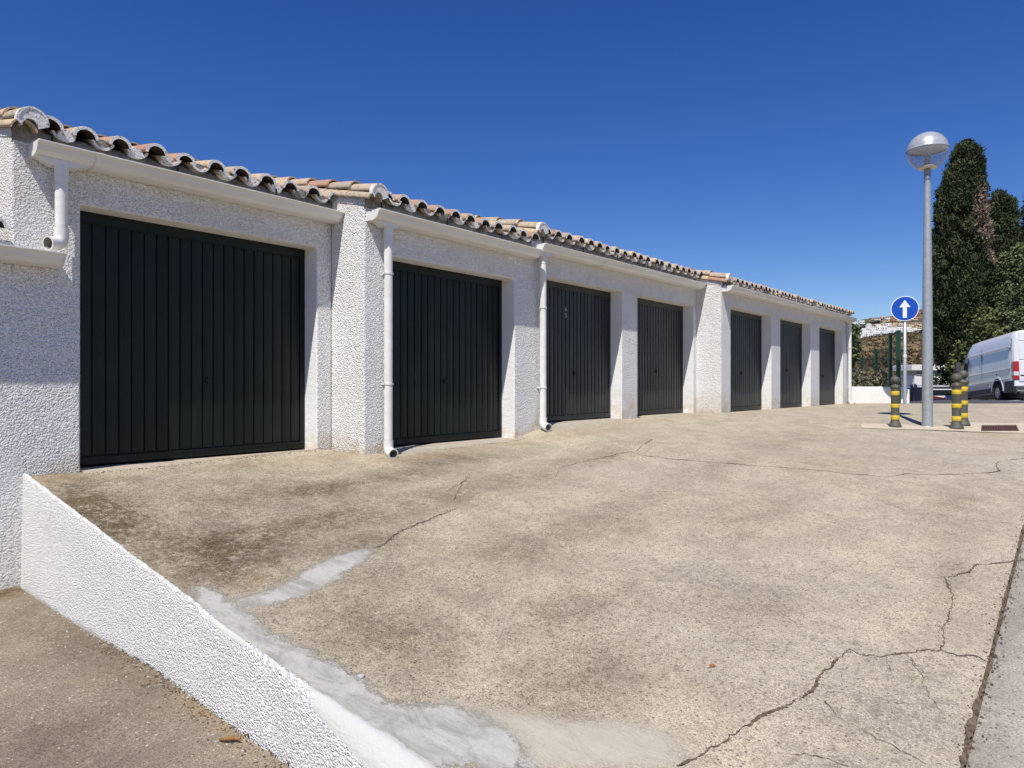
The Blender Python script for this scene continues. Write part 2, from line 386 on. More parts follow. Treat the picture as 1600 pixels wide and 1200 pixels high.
# forecourt slab
def z_fore(X, Y):
    z = zmain(X, Y)+.006*nz(X, Y, 1.1)+.002*nz(X, Y, 4.)
    return np.where(Y > yf(X)+.012, z-.22, z)
cw = dict(C1=(.026,.016), C2=(.020,.024), C2b=(.012,.02), C3=(.022,.016), C4=(.014,.02), C5=(.008,.006), C6=(.008,.005),
          C7=(.006,.004), C8=(.007,.003), C9=(.007,.004), C10=(.007,.005), C11=(.012,.016), C12=(.006,.004), C13=(.006,.003), C14=(.010,.016))
ex = MB(); cracks_mb({k: (v,)+cw[k] for k, v in CRACKS.items()}, z_fore, ex)
extra_c = {}
rr = random.Random(5)
for k in range(26):
    x = rr.uniform(3, 13); y = rr.uniform(.6, 4.6); a = rr.uniform(-.5, .9); p = [(x, y)]
    for j in range(rr.randint(2, 5)):
        a += rr.uniform(-.5, .5); l = rr.uniform(.08, .3); x += math.cos(a)*l; y += math.sin(a)*l; p.append((x, y))
    extra_c['e%d' % k] = (p, rr.uniform(.003, .007), .003)
cracks_mb(extra_c, z_fore, ex)
xs = np.unique(np.concatenate([np.arange(1.79, 8, .045), np.arange(8, 14, .09), np.arange(14, 21.6, .2)]))
xs[0] = 1.80
ys = np.concatenate([np.arange(.372, 5.0, .05), np.arange(5.0, 6.16, .035)])
STAIN = [(2.8,4.7,1.5,1.2,.62),(2.6,3.2,1.0,.8,.42),(1.95,5.0,.35,1.0,1.3),(2.25,4.1,.55,.6,1.2),(2.6,4.15,.6,.4,1.),(3.5,4.8,.8,.28,.95),(3.1,4.2,.8,.4,.9),(2.15,5.65,.5,.2,.8),(4.2,4.75,.9,.3,.75),(2.9,3.7,.6,.3,.8),
         (4.0,4.1,.9,.35,.65),(5.2,4.95,.9,.35,.7),(5.0,4.1,.9,.35,.55),(2.35,2.75,.40,.55,.75),(3.7,3.0,.8,.4,.5),(2.7,1.8,.6,.3,.6),(3.2,2.2,.5,.3,.45),(4.7,2.8,.9,.4,.42),(6.8,3.0,1.2,.35,.30),
         (5.6,2.1,1.,.35,.28),(8.2,2.2,1.6,.35,.22),(5.25,.66,.5,.10,.45),(6.6,4.2,1.,.25,.45),(4.0,1.5,.5,.3,.35),(9.5,3.,1.5,.3,.35),(7.2,.9,1.,.2,.4)]
RUST = [(5.0,5.2,.8,.18,.75),(6.6,5.2,.7,.2,.6),(7.9,5.0,.9,.22,.7),(3.6,5.72,1.1,.12,.45),(4.4,5.6,.4,.2,.6),(1.95,5.85,.25,.12,.9),(2.25,3.62,.14,.08,.9),(2.38,3.22,.1,.06,.8),(11.2,5.1,.8,.2,.5),(12.3,4.7,.5,.2,.4),(20.3,4.7,.8,.3,.8),(13.0,1.0,1.,.22,.9),(10.,5.1,.8,.15,.4)]
fore = grid_obj('forecourt', xs, ys, z_fore, [M_CONC, M_CRACK],
    dict(dirt=lambda X, Y: blobs(X, Y, STAIN), rust=lambda X, Y: blobs(X, Y, RUST),
         patch=lambda X, Y: np.maximum(np.maximum(sdf_poly(PATCH['P1'], X, Y), sdf_poly(PATCH['P2'], X, Y)+.014), -1),
         lime=lambda X, Y: np.maximum(sdf_poly(PATCH['P3'], X, Y), -1)), None, ex)
# lower driveway left of the retaining wall
def z_low(X, Y): return zlow(X, Y)+.008*nz(X, Y, .9, 3)
ex = MB(); cracks_mb({'a': ([(1.2,3.1),(1.35,2.8),(1.32,2.6),(1.45,2.35)], .006, .004), 'b': ([(-.2,4.4),(.5,4.1),(1.0,4.15)], .008, .003)}, z_low, ex)
grid_obj('driveway', np.concatenate([np.arange(-9, 0, .3), np.arange(0, 1.80, .045)]), np.arange(.33, 6.2, .06), z_low, [M_CONC_LOW, M_CRACK],
    dict(dirt=lambda X, Y: blobs(X, Y, [(1.66,5.9,.5,.15,.9),(1.7,4.5,.25,1.2,.55),(1.2,3.5,.5,.4,.5),(.9,5.2,.6,.3,.4)]), rust=lambda X, Y: blobs(X, Y, [(1.5,5.85,.4,.1,.6),(1.75,3.2,.06,.5,.8)])), None, ex)
# road
def z_road(X, Y):
    return np.where(X > 21.6, zmain(X, Y)+.004, zmain(X, Y)-.005)+.003*nz(X, Y, 1.)
grid_obj('road', np.concatenate([np.arange(-30, 0, 1.), np.arange(0, 9, .12), np.arange(9, 21.6, .3), [21.6]]), np.concatenate([np.arange(-8, -1, .5), np.arange(-1, .3, .08), [.355]]), z_road, [M_ROAD],
    dict(dirt=lambda X, Y: blobs(X, Y, [(4,.33,4,.05,.4)])))
grid_obj('asphalt', np.concatenate([np.arange(21.6, 60, .6), np.arange(60, 101, 4)]), np.concatenate([np.arange(-8, 5.3, .35), np.arange(5.3, 9, .8)]), z_road, [M_ASPH])
mb = MB(); rj = random.Random(3)
xs_j = [1.8+i*.2 for i in range(99)]
mb.add([(x, .335, GM(x, .335)-.016) for x in xs_j]+[(x, .39, GM(x, .39)-.016) for x in xs_j], [(i, i+1, 100+i, 99+i) for i in range(98)])
obj('slab_joint', mb, [M_CRACK])['kind'] = 'structure'; mb = MB()
pts = []; N = 900
for i in range(N+1):
    x = 1.8+i*(21.4-1.8)/N; wv = .001+.006*abs(mnoise.noise(Vector((x*2.3,0,0))))+.006*rj.random()
    if x > 3.0 and x < 4.2: wv += .022*abs(mnoise.noise(Vector((x*5,4,0))))
    c = .365+.012*mnoise.noise(Vector((x*1.3,7,0)))+.008*mnoise.noise(Vector((x*9,2,0)))
    pts.append((x, c-wv, c+wv))
mb.add([(x, a, GM(x, a)+.001) for x, a, b in pts]+[(x, b, GM(x, b)+.008) for x, a, b in pts], [(i, i+1, N+2+i, N+1+i) for i in range(N)], 0, True)
obj('slab_joint', mb, [M_CRACK])['kind'] = 'structure'
# far terrain sheet reaching the horizon
far = np.concatenate([-np.geomspace(4000, 40, 22), np.arange(-30, 60, 3), np.geomspace(62, 6000, 40)])
def t_far(X, Y):
    z = np.where((X < 1.9), zlow(X, Y), zmain(X, Y))-.6
    z = np.where((Y > 6) & (X < 21), -2.6, z); z = np.where((X > 21) & (Y > 5.3), z-.6, z)
    return np.maximum(z, -9.5)
def mat_scrub(name='dry_scrub_ground'):
    t = NT(name, 1, .05); a = t.noise(.14, 6, .7); b = t.noise(.9, 5, .75)
    c = t.mix(t.step(a, .35, .65), (.24,.165,.095), (.33,.245,.15)); c = t.mix(t.step(b, .52, .64, 0, .85), c, (.085,.075,.04))
    t.col(c); t.bump(b, 1, .8); return t.m
M_SCRUB = mat_scrub()
grid_obj('ground', far, far, t_far, [M_SCRUB])

# painted parking marks on the asphalt
for (x0, x1, y0, y1) in ((24.5,27.5,1.55,1.72),(26.5,29.5,2.75,2.92)):
    mb = MB(); mb.add([(x, y, float(z_road(x, y))+.006) for x, y in ((x0,y0),(x1,y0),(x1,y1),(x0,y1))], [(0,1,2,3)])
    obj('road_marking', mb, [simple('worn_white_road_paint', (.55,.55,.53), .8, .3, 6)])['kind'] = 'structure'

# ------------------------------------------------------------------ retaining wall
wall_top = [(6.02,-.632),(5.28,-.762),(4.67,-.882),(4.11,-.985),(3.53,-1.09),(3.22,-1.18),(2.79,-1.262),(2.46,-1.315),(2.2,-1.37),(1.92,-1.415),(1.4,-1.50),(.9,-1.575),(.40,-1.64)]
tY = [p[0] for p in wall_top][::-1]; tZ = [p[1] for p in wall_top][::-1]
Ys = np.arange(.40, 6.02, .012); mb = MB(); K = 9; rows = []
for y in Ys:
    zt = max(float(np.interp(y, tY, tZ)), float(z_fore(np.array(1.84), np.array(y)))+.004)+.008*mnoise.noise(Vector((0,y*2.2,3)))+.005*mnoise.noise(Vector((0,y*9,3)))
    k = min(1, max(0, (2.75-y)/.9)); wd = .010+.045*k+.030*abs(mnoise.noise(Vector((3,y*6,1))))*(.6+k)+.022*abs(mnoise.noise(Vector((3,y*21,1))))+.012*abs(mnoise.noise(Vector((3,y*47,1))))
    dr = .0+.13*k
    zb = float(zlow(1.75, y))-.05; r_ = [(1.775-.05*k, y, zb)]
    for q in range(1, K-2):
        u = (q-1)/(K-4)*.93+.07 if q > 1 else .045+.05*abs(mnoise.noise(Vector((9,y*5,0))))+.03*abs(mnoise.noise(Vector((9,y*21,0)))); r_.append((1.775-.05*k+.016*u+.004*mnoise.noise(Vector((q,y*7,0))), y, zb+(zt-dr-.02-zb)*u))
    zi = float(z_fore(np.array(1.80+wd), np.array(y)))
    zm = float(z_fore(np.array(1.80+wd*.6), np.array(y)))
    r_ += [(1.797, y, max(zt, zm)+.003), (1.80+wd*.6, y, max(zt, zm)*.5+zm*.5+.007), (1.80+wd, y, zi-.004)]
    rows.append(r_)
n = len(rows[0]); V = [p for r_ in rows for p in r_]
for i in range(len(rows)-1):
    for j in range(n-1):
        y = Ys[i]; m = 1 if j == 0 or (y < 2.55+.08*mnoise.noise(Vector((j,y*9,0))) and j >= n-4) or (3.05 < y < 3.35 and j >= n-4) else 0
        mb.f.append((i*n+j, i*n+j+1, (i+1)*n+j+1, (i+1)*n+j)); mb.m.append(m); mb.sm.append(True); mb.t.append(.5)
mb.v = V
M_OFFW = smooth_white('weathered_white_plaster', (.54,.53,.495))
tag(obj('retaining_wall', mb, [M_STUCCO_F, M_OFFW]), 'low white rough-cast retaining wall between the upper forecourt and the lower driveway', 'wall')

# ------------------------------------------------------------------ garages
RV = .215                               # depth of the door recess
def wall_mesh(x0, x1, Y, zt, ops, side_left=True, side_right=True, depth=4.6, slope=.222, left_bottom=None, end_z=None):
    mb = MB(); cache = {}
    zt1 = zt if end_z is None else end_z
    ZT = lambda x: zt+(zt1-zt)*(x-x0)/(x1-x0)
    xb = sorted(set([x0, x1]+[o[0] for o in ops]+[o[1] for o in ops]))
    def P(x, y, z, key=True):
        k = (round(x,4), round(y,4), round(z,4))
        if k not in cache: cache[k] = len(mb.v); mb.v.append((x, y, z))
        return cache[k]
    st = {}
    def quad(pts, m):
        mb.f.append(tuple(P(*p) for p in pts)); mb.m.append(m); mb.sm.append(False); mb.t.append(.5)
    zb = -2.2
    def colz(x):  # z levels per column, shared so that the mesh stays closed
        lv = {zb}
        for o in ops:
            lv.add(o[2]-.03); lv.add(o[3])
        lv |= {-.9,-.6,-.45,0,.4,.8,1.2}
        lv = sorted(l for l in lv if l < ZT(x)-.02)
        return lv
    zl = colz(x0)
    for a, b in zip(xb[:-1], xb[1:]):
        op = [o for o in ops if abs(o[0]-a) < 1e-6 or (o[0] <= a+1e-6 and o[1] >= b-1e-6)]
        n = max(1, int((b-a)/.35)); xs_ = [a+(b-a)*i/n for i in range(n+1)]
        for p, q in zip(xs_[:-1], xs_[1:]):
            for l0, l1 in zip(zl[:-1], zl[1:]):
                if op and l0 >= op[0][2]-.031 and l1 <= op[0][3]+.001: continue
                quad([(p,Y,l0),(q,Y,l0),(q,Y,l1),(p,Y,l1)], 0)
            quad([(p,Y,zl[-1]),(q,Y,zl[-1]),(q,Y,ZT(q)),(p,Y,ZT(p))], 0)
            if op: quad([(p,Y,op[0][3]),(q,Y,op[0][3]),(q,Y+RV+.06,op[0][3]),(p,Y+RV+.06,op[0][3])], 1)
    for o in ops:
        ll = [l for l in zl if o[2]-.031 <= l <= o[3]+.001]
        for l0, l1 in zip(ll[:-1], ll[1:]):
            quad([(o[0],Y,l0),(o[0],Y,l1),(o[0],Y+RV+.06,l1),(o[0],Y+RV+.06,l0)], 1)
            quad([(o[1],Y,l0),(o[1],Y+RV+.06,l0),(o[1],Y+RV+.06,l1),(o[1],Y,l1)], 1)
        quad([(o[0],Y,ll[0]),(o[1],Y,ll[0]),(o[1],Y+RV+.06,ll[0]),(o[0],Y+RV+.06,ll[0])], 1)
    for x, flip in ((x0, True), (x1, False)):
        zz = zl+[ZT(x)]
        for l0, l1 in zip(zz[:-1], zz[1:]):
            if l1 == zz[-1]: f = [(x,Y,l0),(x,Y+depth,l0),(x,Y+depth,l1+slope*depth),(x,Y,l1)]
            else: f = [(x,Y,l0),(x,Y+depth,l0),(x,Y+depth,l1),(x,Y,l1)]
            quad(f if not flip else f[::-1], 0)
    quad([(x0,Y+depth,zb),(x0,Y+depth,ZT(x0)+slope*depth),(x1,Y+depth,ZT(x1)+slope*depth),(x1,Y+depth,zb)], 0)
    return mb, ZT
def add_stain(o, Y, gutz, ops):
    me = o.data; a = me.attributes.new('stain', 'FLOAT', 'POINT'); vals = []
    return a

def gutter_profile(): # (offset out of the wall, z)
    out = [(.0,.0),(.0,-.108),(.085,-.112),(.135,-.100),(.168,-.066),(.182,-.020),(.196,-.008),(.208,-.004),(.208,.010),(.196,.012)]
    inn = [(.176,.002),(.160,-.055),(.130,-.088),(.085,-.100),(.008,-.096),(.008,.0)]
    k = .82; return [(a, b*k) for a, b in out], [(a, b*k) for a, b in inn]
def gutter(name, x0, x1, Y, z0, z1, parent, outlet=None, joints=()):
    out, inn = gutter_profile(); loop = out+inn; n = len(loop); mb = MB()
    def ring(x, z, g=0): return [(x, Y-.004-(o+g*(1 if o > .02 else 0)), z+zz-g*(1 if zz < -.05 else 0)) for o, zz in loop]
    Z = lambda x: z0+(z1-z0)*(x-x0)/(x1-x0)
    N = max(2, int((x1-x0)/.5)); V = []
    for i in range(N+1):
        x = x0+(x1-x0)*i/N; V += ring(x, Z(x)+.004*mnoise.noise(Vector((x*1.1,0,5))))
    mb.add(V, [(i*n+k, i*n+(k+1)%n, (i+1)*n+(k+1)%n, (i+1)*n+k) for i in range(N) for k in range(n)], 0, False)
    for x, s in ((x0,-1),(x1,1)):                     # end caps
        e = [(x-(.0 if s < 0 else .004), Y-.004-o*1.02, Z(x)+zz-.001) for o, zz in out]; e2 = [(x+s*.006, p[1], p[2]) for p in e]; k = len(e)
        mb.add(e+e2, [tuple(range(k)), tuple(range(k, 2*k))]+[(i,(i+1)%k,k+(i+1)%k,k+i) for i in range(k)], 0)
    for x in joints:
        e = ring(x-.03, Z(x), .004); e2 = ring(x+.03, Z(x), .004); k = len(out)
        mb.add(e[:k]+e2[:k], [(i, i+1, k+i+1, k+i) for i in range(1, k-1)], 0)
    if outlet:
        a, b = outlet; z = Z(a)-.082                                     # running outlet hopper
        v = [(a-.12, Y-.13, z-.004), (a-.02, Y-.13, z-.05), (b+.02, Y-.13, z-.05), (b+.16, Y-.13, z-.004)]
        v += [(p[0], Y-.02, p[2]) for p in v]
        mb.add(v, [(0,1,2,3),(7,6,5,4),(0,4,5,1),(1,5,6,2),(2,6,7,3),(0,3,7,4)], 0)
    return obj('gutter', mb, [M_PVC], parent, .0015)
def downpipe(x, Y, ztop, zbot, parent, r=.043, out=(0,-1,0), clamps=(), off=.09):
    mb = MB(); y = Y-off
    mb.tube((x,y,ztop), (x,y,zbot+.10), r, r, 20)
    mb.tube((x,y,ztop), (x,y,ztop-.10), r*1.10, r*1.10, 20)
    p = obj('downpipe', mb, [M_PVC], parent)
    mb = MB(); o = Vector(out); c = Vector((x,y,zbot+.10)); pts = [c+Vector((0,0,.06)), c]
    for k in range(1, 6):
        a = R(80)*k/5; pts.append(c+Vector((0,0,-.065*math.sin(a)))+o*(.065*(1-math.cos(a))))
    pts.append(pts[-1]+o*.045+Vector((0,0,-.006)))
    mb.path(pts, r*1.14, 18, 0, False); d = (pts[-1]-pts[-2]).normalized()
    mb.tube(pts[-1]-d*.04, pts[-1]+d*.012, r*1.24, r*1.24, 18, 0, False)
    inner = [q for q in pts]; mb.path(inner, r*1.02, 18, 1, False)
    a_ = d.orthogonal().normalized(); b_ = d.cross(a_); e = pts[-1]+d*.012; nn = 18
    ro = [e+(a_*math.cos(2*math.pi*i/nn)+b_*math.sin(2*math.pi*i/nn))*r*1.24 for i in range(nn)]
    ri = [e+(a_*math.cos(2*math.pi*i/nn)+b_*math.sin(2*math.pi*i/nn))*r*1.0 for i in range(nn)]
    mb.add(ro+ri, [(i,(i+1)%nn,nn+(i+1)%nn,nn+i) for i in range(nn)], 0)
    ob = obj('elbow', mb, [M_PVC, M_PIPEIN], p)
    for z in clamps:
        mb = MB(); mb.tube((x,y,z-.009), (x,y,z+.009), r*1.16, r*1.16, 20); mb.box(x-.012,x+.012,y,Y+.01,z-.006,z+.006)
        mb.box(x-r*1.5,x+r*1.5,y-.006,y+.006,z-.009,z+.009); obj('pipe_clamp', mb, [M_PVC], p)
    return p
M_PIPEIN = simple('pipe_inside', (.45,.40,.33), .7, .2, 20)

def arc_tile(mb, x, y0, y1, z0, z1, r0, r1, up, th=.013, n=8, span=150, tint=.5, rim=True, rimw=.0, roll=0, soot_shade=False):
    """half-barrel clay tile from (y0, z0) at the eaves to (y1, z1); up=+1 cover, -1 channel"""
    rings = []; a0 = R(90-span/2); a1 = R(90+span/2)
    for (y, z, r) in ((y0,z0,r0), (y1,z1,r1)):
        for rad in (r, r-th):
            rings.append([(x+roll+rad*math.cos(a0+(a1-a0)*k/n), y, z+up*(rad*math.sin(a0+(a1-a0)*k/n)-r*math.sin(a0))) for k in range(n+1)])
    o0, i0, o1, i1 = rings; m = n+1
    V = o0+i0+o1+i1; F = []
    for k in range(n):
        F.append((k, k+1, 2*m+k+1, 2*m+k))
    F.append((0, 2*m, 3*m, m)); F.append((n, m+n, 3*m+n, 2*m+n))
    mb.add(V, F, 0, True, tint); mb.add(V, [(m+k+1, m+k, 3*m+k, 3*m+k+1) for k in range(n)], 2 if soot_shade else 0, True, tint)
    mb.add(o0+i0, [(k, m+k, m+k+1, k+1) for k in range(n)], 1 if rim else 0, False, tint)
    mb.add(o1+i1, [(k, k+1, m+k+1, m+k) for k in range(n)], 0, False, tint)

def tiled_roof(x0, x1, Y, ze, ze1, parent, depth=4.6, sp=.243, verge=True, name='roof', right_verge=False, seed=1, warm=0.):
    r_ = random.Random(seed); sl = .222; mb = MB(); L = .40
    ZE = lambda x: ze+(ze1-ze)*(x-x0)/(x1-x0)
    xa = x0+(.20 if verge else .06); N = int(round((x1-xa-.04)/sp)); sp_ = (x1-xa-.04)/N
    rows = int(depth/L)
    y_e = Y-.115
    def T():
        t = r_.random()
        return min(1, max(0, (t*.55+.35) if t > .16+warm else t*.9))
    for i in range(N+1):
        xc = xa+i*sp_                                     # cover
        for k in range(rows):
            y0 = y_e+k*L-.03*(k > 0)+r_.uniform(-.014,.014); y1 = y0+L+.06; z = ZE(xc)+sl*(y0-Y)
            rise = .014 if k > 0 else 0
            if k < 1 or True:
                arc_tile(mb, xc+r_.uniform(-.012,.012), y0-(r_.uniform(-.02,.025) if k == 0 else 0), y1, z+.078+rise+.010*r_.random(), z+.083+sl*(y1-y0)-.010, .088+.006*r_.random(), .074, 1, .024 if k == 0 else .013, 10, 172, T(), k == 0, soot_shade=(k == 0))
        if i < N:
            xm = xc+sp_*.5                                # channel
            for k in range(rows):
                y0 = y_e+.012+k*L+r_.uniform(-.012,.012); y1 = y0+L+.05; z = ZE(xm)+sl*(y0-Y)
                arc_tile(mb, xm+r_.uniform(-.010,.010), y0+(r_.uniform(-.005,.04) if k == 0 else 0), y1, z+.010+.074+.008*r_.random(), z+.012+.074+sl*(y1-y0)+.012, .090, .080, -1, .020 if k == 0 else .013, 8, 140, T(), k == 0, soot_shade=False)
    roof = obj(name, mb, [M_TILE, M_RIM, M_SOOT_SHADE], parent)
    # mortar bedding that closes the eaves under the tiles, wavy on top
    mb = MB(); M = int((x1-x0)/.03); V0 = []; V1 = []
    for i in range(M+1):
        x = x0+(x1-x0)*i/M; ph = ((x-xa)/sp_)*2*math.pi
        top = ZE(x)+.030+.022*math.cos(ph)+.012*mnoise.noise(Vector((x*9,0,seed)))
        if x < xa: top = ZE(x)+.09
        V0.append((x, Y-.004-.028*(.5-.5*math.cos(ph))-.012*abs(mnoise.noise(Vector((x*14,2,seed)))), top)); V1.append((x, Y+.004, ZE(x)-.07))
    V2 = [(p[0], p[1]+.5, p[2]+.5*sl) for p in V0]
    V3 = [(p[0], Y-.085, p[2]-.030-.02*math.cos(((p[0]-xa)/sp_)*2*math.pi)) for p in V0]
    m = M+1; mb.add(V0+V1+V2, [(m+i, m+i+1, i+1, i) for i in range(M)]+[(i, i+1, 2*m+i+1, 2*m+i) for i in range(M)], 0, True)
    # plugs of mortar inside each channel, a little behind the lip
    for i in range(N):
        xm = xa+(i+.5)*sp_; z = ZE(xm)+sl*(y_e-Y)+.03
        w_ = .052+.01*r_.random(); yy = y_e+.035+.02*r_.random(); h = .045+.02*r_.random()
        if r_.random() < .9:
            pl = [(xm+w_*math.cos(a), yy, z+.030+(h if math.sin(a) > 0 else .035)*math.sin(a)) for a in [2*math.pi*q/10 for q in range(10)]]
            mb.add(pl+[(p[0], Y+.02, p[2]+.02) for p in pl], [tuple(range(9,-1,-1))]+[(q,(q+1)%10,10+(q+1)%10,10+q) for q in range(10)], 1 if r_.random() < .45 else 0, False)
    obj('eaves_mortar', mb, [M_MORTAR, M_RIM], roof)
    mb = MB(); mb.add([(x0+.01,Y+.1,ZE(x0)+.02),(x1-.01,Y+.1,ZE(x1)+.02),(x1-.01,Y+depth,ZE(x1)+.0+sl*depth),(x0+.01,Y+depth,ZE(x0)+sl*depth)], [(0,1,2,3)])
    obj('roof_deck', mb, [M_MORTAR], roof)
    if verge:
        mb = MB()
        for k in range(rows):
            y0 = y_e+.0+k*.36-.02; y1 = y0+.42; z = ZE(x0)+sl*(y0-Y)
            arc_tile(mb, x0+.045+r_.uniform(-.008,.008), y0+.02, y1, z+.005+.03, z+sl*.42+.035, .090, .080, 1, .014, 8, 165, T(), False)
            arc_tile(mb, x0+.095+r_.uniform(-.010,.010), y0, y1, z+.115+.01*(k>0), z+.100+sl*.42, .098, .086, 1, .015, 10, 175, T(), k == 0)
        v_ = obj('verge_tiles', mb, [M_TILE, M_RIM], roof)
        mb = MB(); z = ZE(x0)+sl*(y_e-Y); n_ = 14             # white mortar collar round the verge end
        o_ = [(x0+.095+.104*math.cos(R(-8)+R(196)*k/n_), z+.100+.104*math.sin(R(-8)+R(196)*k/n_)) for k in range(n_+1)]
        i_ = [(x0+.080+.052*math.cos(R(0)+R(180)*k/n_), z+.055+.060*math.sin(R(0)+R(180)*k/n_)) for k in range(n_+1)]
        V = [(a, y_e-.016, b) for a, b in o_]+[(a, y_e-.014, b) for a, b in i_]+[(a, y_e+.03, b+.004) for a, b in o_]+[(a, y_e+.10, b+.02) for a, b in i_]; m = n_+1
        F = [(k+1, k, m+k, m+k+1) for k in range(n_)]+[(k, k+1, 2*m+k+1, 2*m+k) for k in range(n_)]+[(m+k+1, m+k, 3*m+k, 3*m+k+1) for k in range(n_)]
        mb.add(V, F, 0, False); obj('verge_mortar', mb, [M_RIM], roof)
        mb = MB(); V = []                                      # rough white render run up the side under the verge
        NN = 40
        for i in range(NN+1):
            y = Y-.02+i*(depth-.1)/NN; V += [(x0-.006, y, ZE(x0)+sl*(y-Y)-.03), (x0-.008, y, ZE(x0)+sl*(y-Y)+.045+.022*mnoise.noise(Vector((0,y*8,seed)))), (x0+.06, y, ZE(x0)+sl*(y-Y)+.075)]
        mb.add(V, [(3*i+j+1, 3*i+j, 3*i+3+j, 3*i+4+j) for i in range(NN) for j in range(2)], 0, True); obj('verge_render', mb, [M_STUCCO], roof)
    return roof

def door(o, Y, parent, pw=.103, mat=None, old=False, handle=False):
    mat = mat or M_DOOR
    x0, x1, zb, zt = o[0], o[1], o[2], o[3]; yd = Y+RV
    mb = MB(); mb.box(x0+.004, x1-.004, yd+.012, yd+.03, zb+.012, zt-.004)
    fw = .055
    mb2 = MB(); n = int(round((x1-x0-2*fw)/pw)); p_ = (x1-x0-2*fw)/n
    zb_, zt_ = zb+.085, zt-.085; rr_ = random.Random(int(x0*100))
    for i in range(n):
        a = x0+fw+i*p_; g = .0045 if not old else .011; d = rr_.uniform(-.001,.001); b = a+p_-g; y = yd-.000+d
        v = []                                             # slightly crowned plank with turned edges
        for (x, yy) in ((a+g, yd+.011), (a+g+.003, y), ((a+b)/2, y-.0025), (b-.003, y), (b, yd+.011)):
            v += [(x, yy, zb_+.004), (x, yy, zt_-.004)]
        mb.add(v, [(2*k, 2*k+2, 2*k+3, 2*k+1) for k in range(4)], 0, False, rr_.random())
    dd = obj('garage_door', mb, [mat], parent)
    mb = MB(); y0 = yd-.014
    mb.box(x0+.003, x0+fw, y0, yd+.028, zb+.008, zt-.003); mb.box(x1-fw, x1-.003, y0, yd+.028, zb+.008, zt-.003)
    mb.box(x0+fw, x1-fw, y0-.002, yd+.028, zt-.085, zt-.003); mb.box(x0+fw, x1-fw, y0+.001, yd+.028, zb+.008, zb+.072)
    mb.box(x0+fw*.6, x1-fw*.6, y0-.007, y0, zb+.062, zb+.074); mb.box(x0+fw, x1-fw, y0-.006, y0, zt-.097, zt-.087)
    obj('door_frame', mb, [mat], dd, .003)
    mb = MB(); mb.box(x0+.001, x1-.001, Y+.03, yd+.06, zb-.04, zb-.010)
    n_ = 40; V = []
    for i in range(n_+1):
        x = x0+(x1-x0)*i/n_; yy = Y-.05-.03*mnoise.noise(Vector((x*2.5,1,0))); z = zb-.012
        V += [(x, yy, min(z, GM(x, yy)+.016)), (x, Y+.05, z+.002), (x, yd+.05, z+.003), (x, yy-.012, GM(x, yy)-.05)]
    mb.add(V, [f for i in range(n_) for f in ((4*i, 4*i+4, 4*i+5, 4*i+1), (4*i+1, 4*i+5, 4*i+6, 4*i+2), (4*i+3, 4*i+7, 4*i+4, 4*i))], 0, True)
    obj('threshold', mb, [M_LIP], parent)
    return dd

M_LOCKD = simple('rusty_black_strap', (.012,.010,.009), .7)
TERR = 'garages in the white terrace'
SILL1, SILL3, SILL5 = -.641, -.488, -.484
def garage(label, x0, x1, Y, ops, ze, ze1, gz, gz1, gx0, gx1, doors, pw, pipe=None, outlet=None, clamps=(), joints=(), pipe_out=(0,-1,0), verge=True, seed=1, mat=None, old=False, pz=None, warm=0.):
    root = thing('garage_building', label, 'garage', ((x0+x1)/2, Y, -.6), TERR)
    mb, ZT = wall_mesh(x0, x1, Y, ze-.0, ops, end_z=ze1)
    me_o = obj('wall', mb, [M_STUCCO, M_WHITE], root)
    bm = bmesh.new(); bm.from_mesh(me_o.data); bmesh.ops.recalc_face_normals(bm, faces=bm.faces); wl = bm.edges.layers.float.new('bevel_weight_edge')
    for e in bm.edges:
        if len(e.link_faces) != 2: continue
        if e.calc_face_angle(0) < R(40): continue
        a, b = e.verts[0].co, e.verts[1].co
        seam = any(abs(a.x-q) < .006 and abs(b.x-q) < .006 and max(a.z, b.z) < zq for q, zq in ((1.72, 1.1), (7.199, 9)))
        if not seam: e[wl] = 1
    bm.to_mesh(me_o.data); bm.free()
    bv = me_o.modifiers.new('bevel', 'BEVEL'); bv.width = .014; bv.segments = 2; bv.limit_method = 'WEIGHT'
    # stains: under the gutter and along the foot of the wall
    me = me_o.data; q = me.attributes.new('stain', 'FLOAT', 'POINT'); vals = []
    for v in me.vertices:
        x, y, z = v.co; s_ = 0
        if z > 1.35: s_ = .30
        g = GM(x, Y-.05) if x > 1.8 else -1.44
        if z < g+.10: s_ = max(s_, .9)
        vals.append(s_)
    q.data.foreach_set('value', vals)
    for i, o in enumerate(ops):
        d = door(o, Y, root, pw, mat, old); doors.append(d)
    gutter('gutter', gx0, gx1, Y, gz, gz1, root, outlet, joints)
    if pipe: downpipe(pipe, Y, (gz if pipe < (gx0+gx1)/2 else gz1)-.13, pz, root, out=pipe_out, clamps=clamps)
    tiled_roof(x0, x1-(.10 if not ops else 0), Y, ze, ze1, root, verge=verge, seed=seed, warm=warm)
    xx = max(gx0, x0)+.12
    while xx < gx1-.2:
        u_ = (xx-gx0)/(gx1-gx0); za = gz+(gz1-gz)*u_; zb_ = ze+(ze1-ze)*u_+.03; mb = MB()
        mb.box(xx-.007, xx+.007, Y-.088, Y-.082, za-.02, zb_); mb.box(xx-.007, xx+.007, Y-.20, Y-.082, za+.001, za+.005); obj('gutter_strap', mb, [M_LOCKD], root); xx += .93
    return root
DO = []
garage('sunken garage end at the far left whose gutter runs out beneath the neighbouring downpipe', -4.5, 1.7195, 6.0, [], 1.04, 1.04, .965, .965, -4.5, 2.0, DO, .1, verge=False, seed=4)
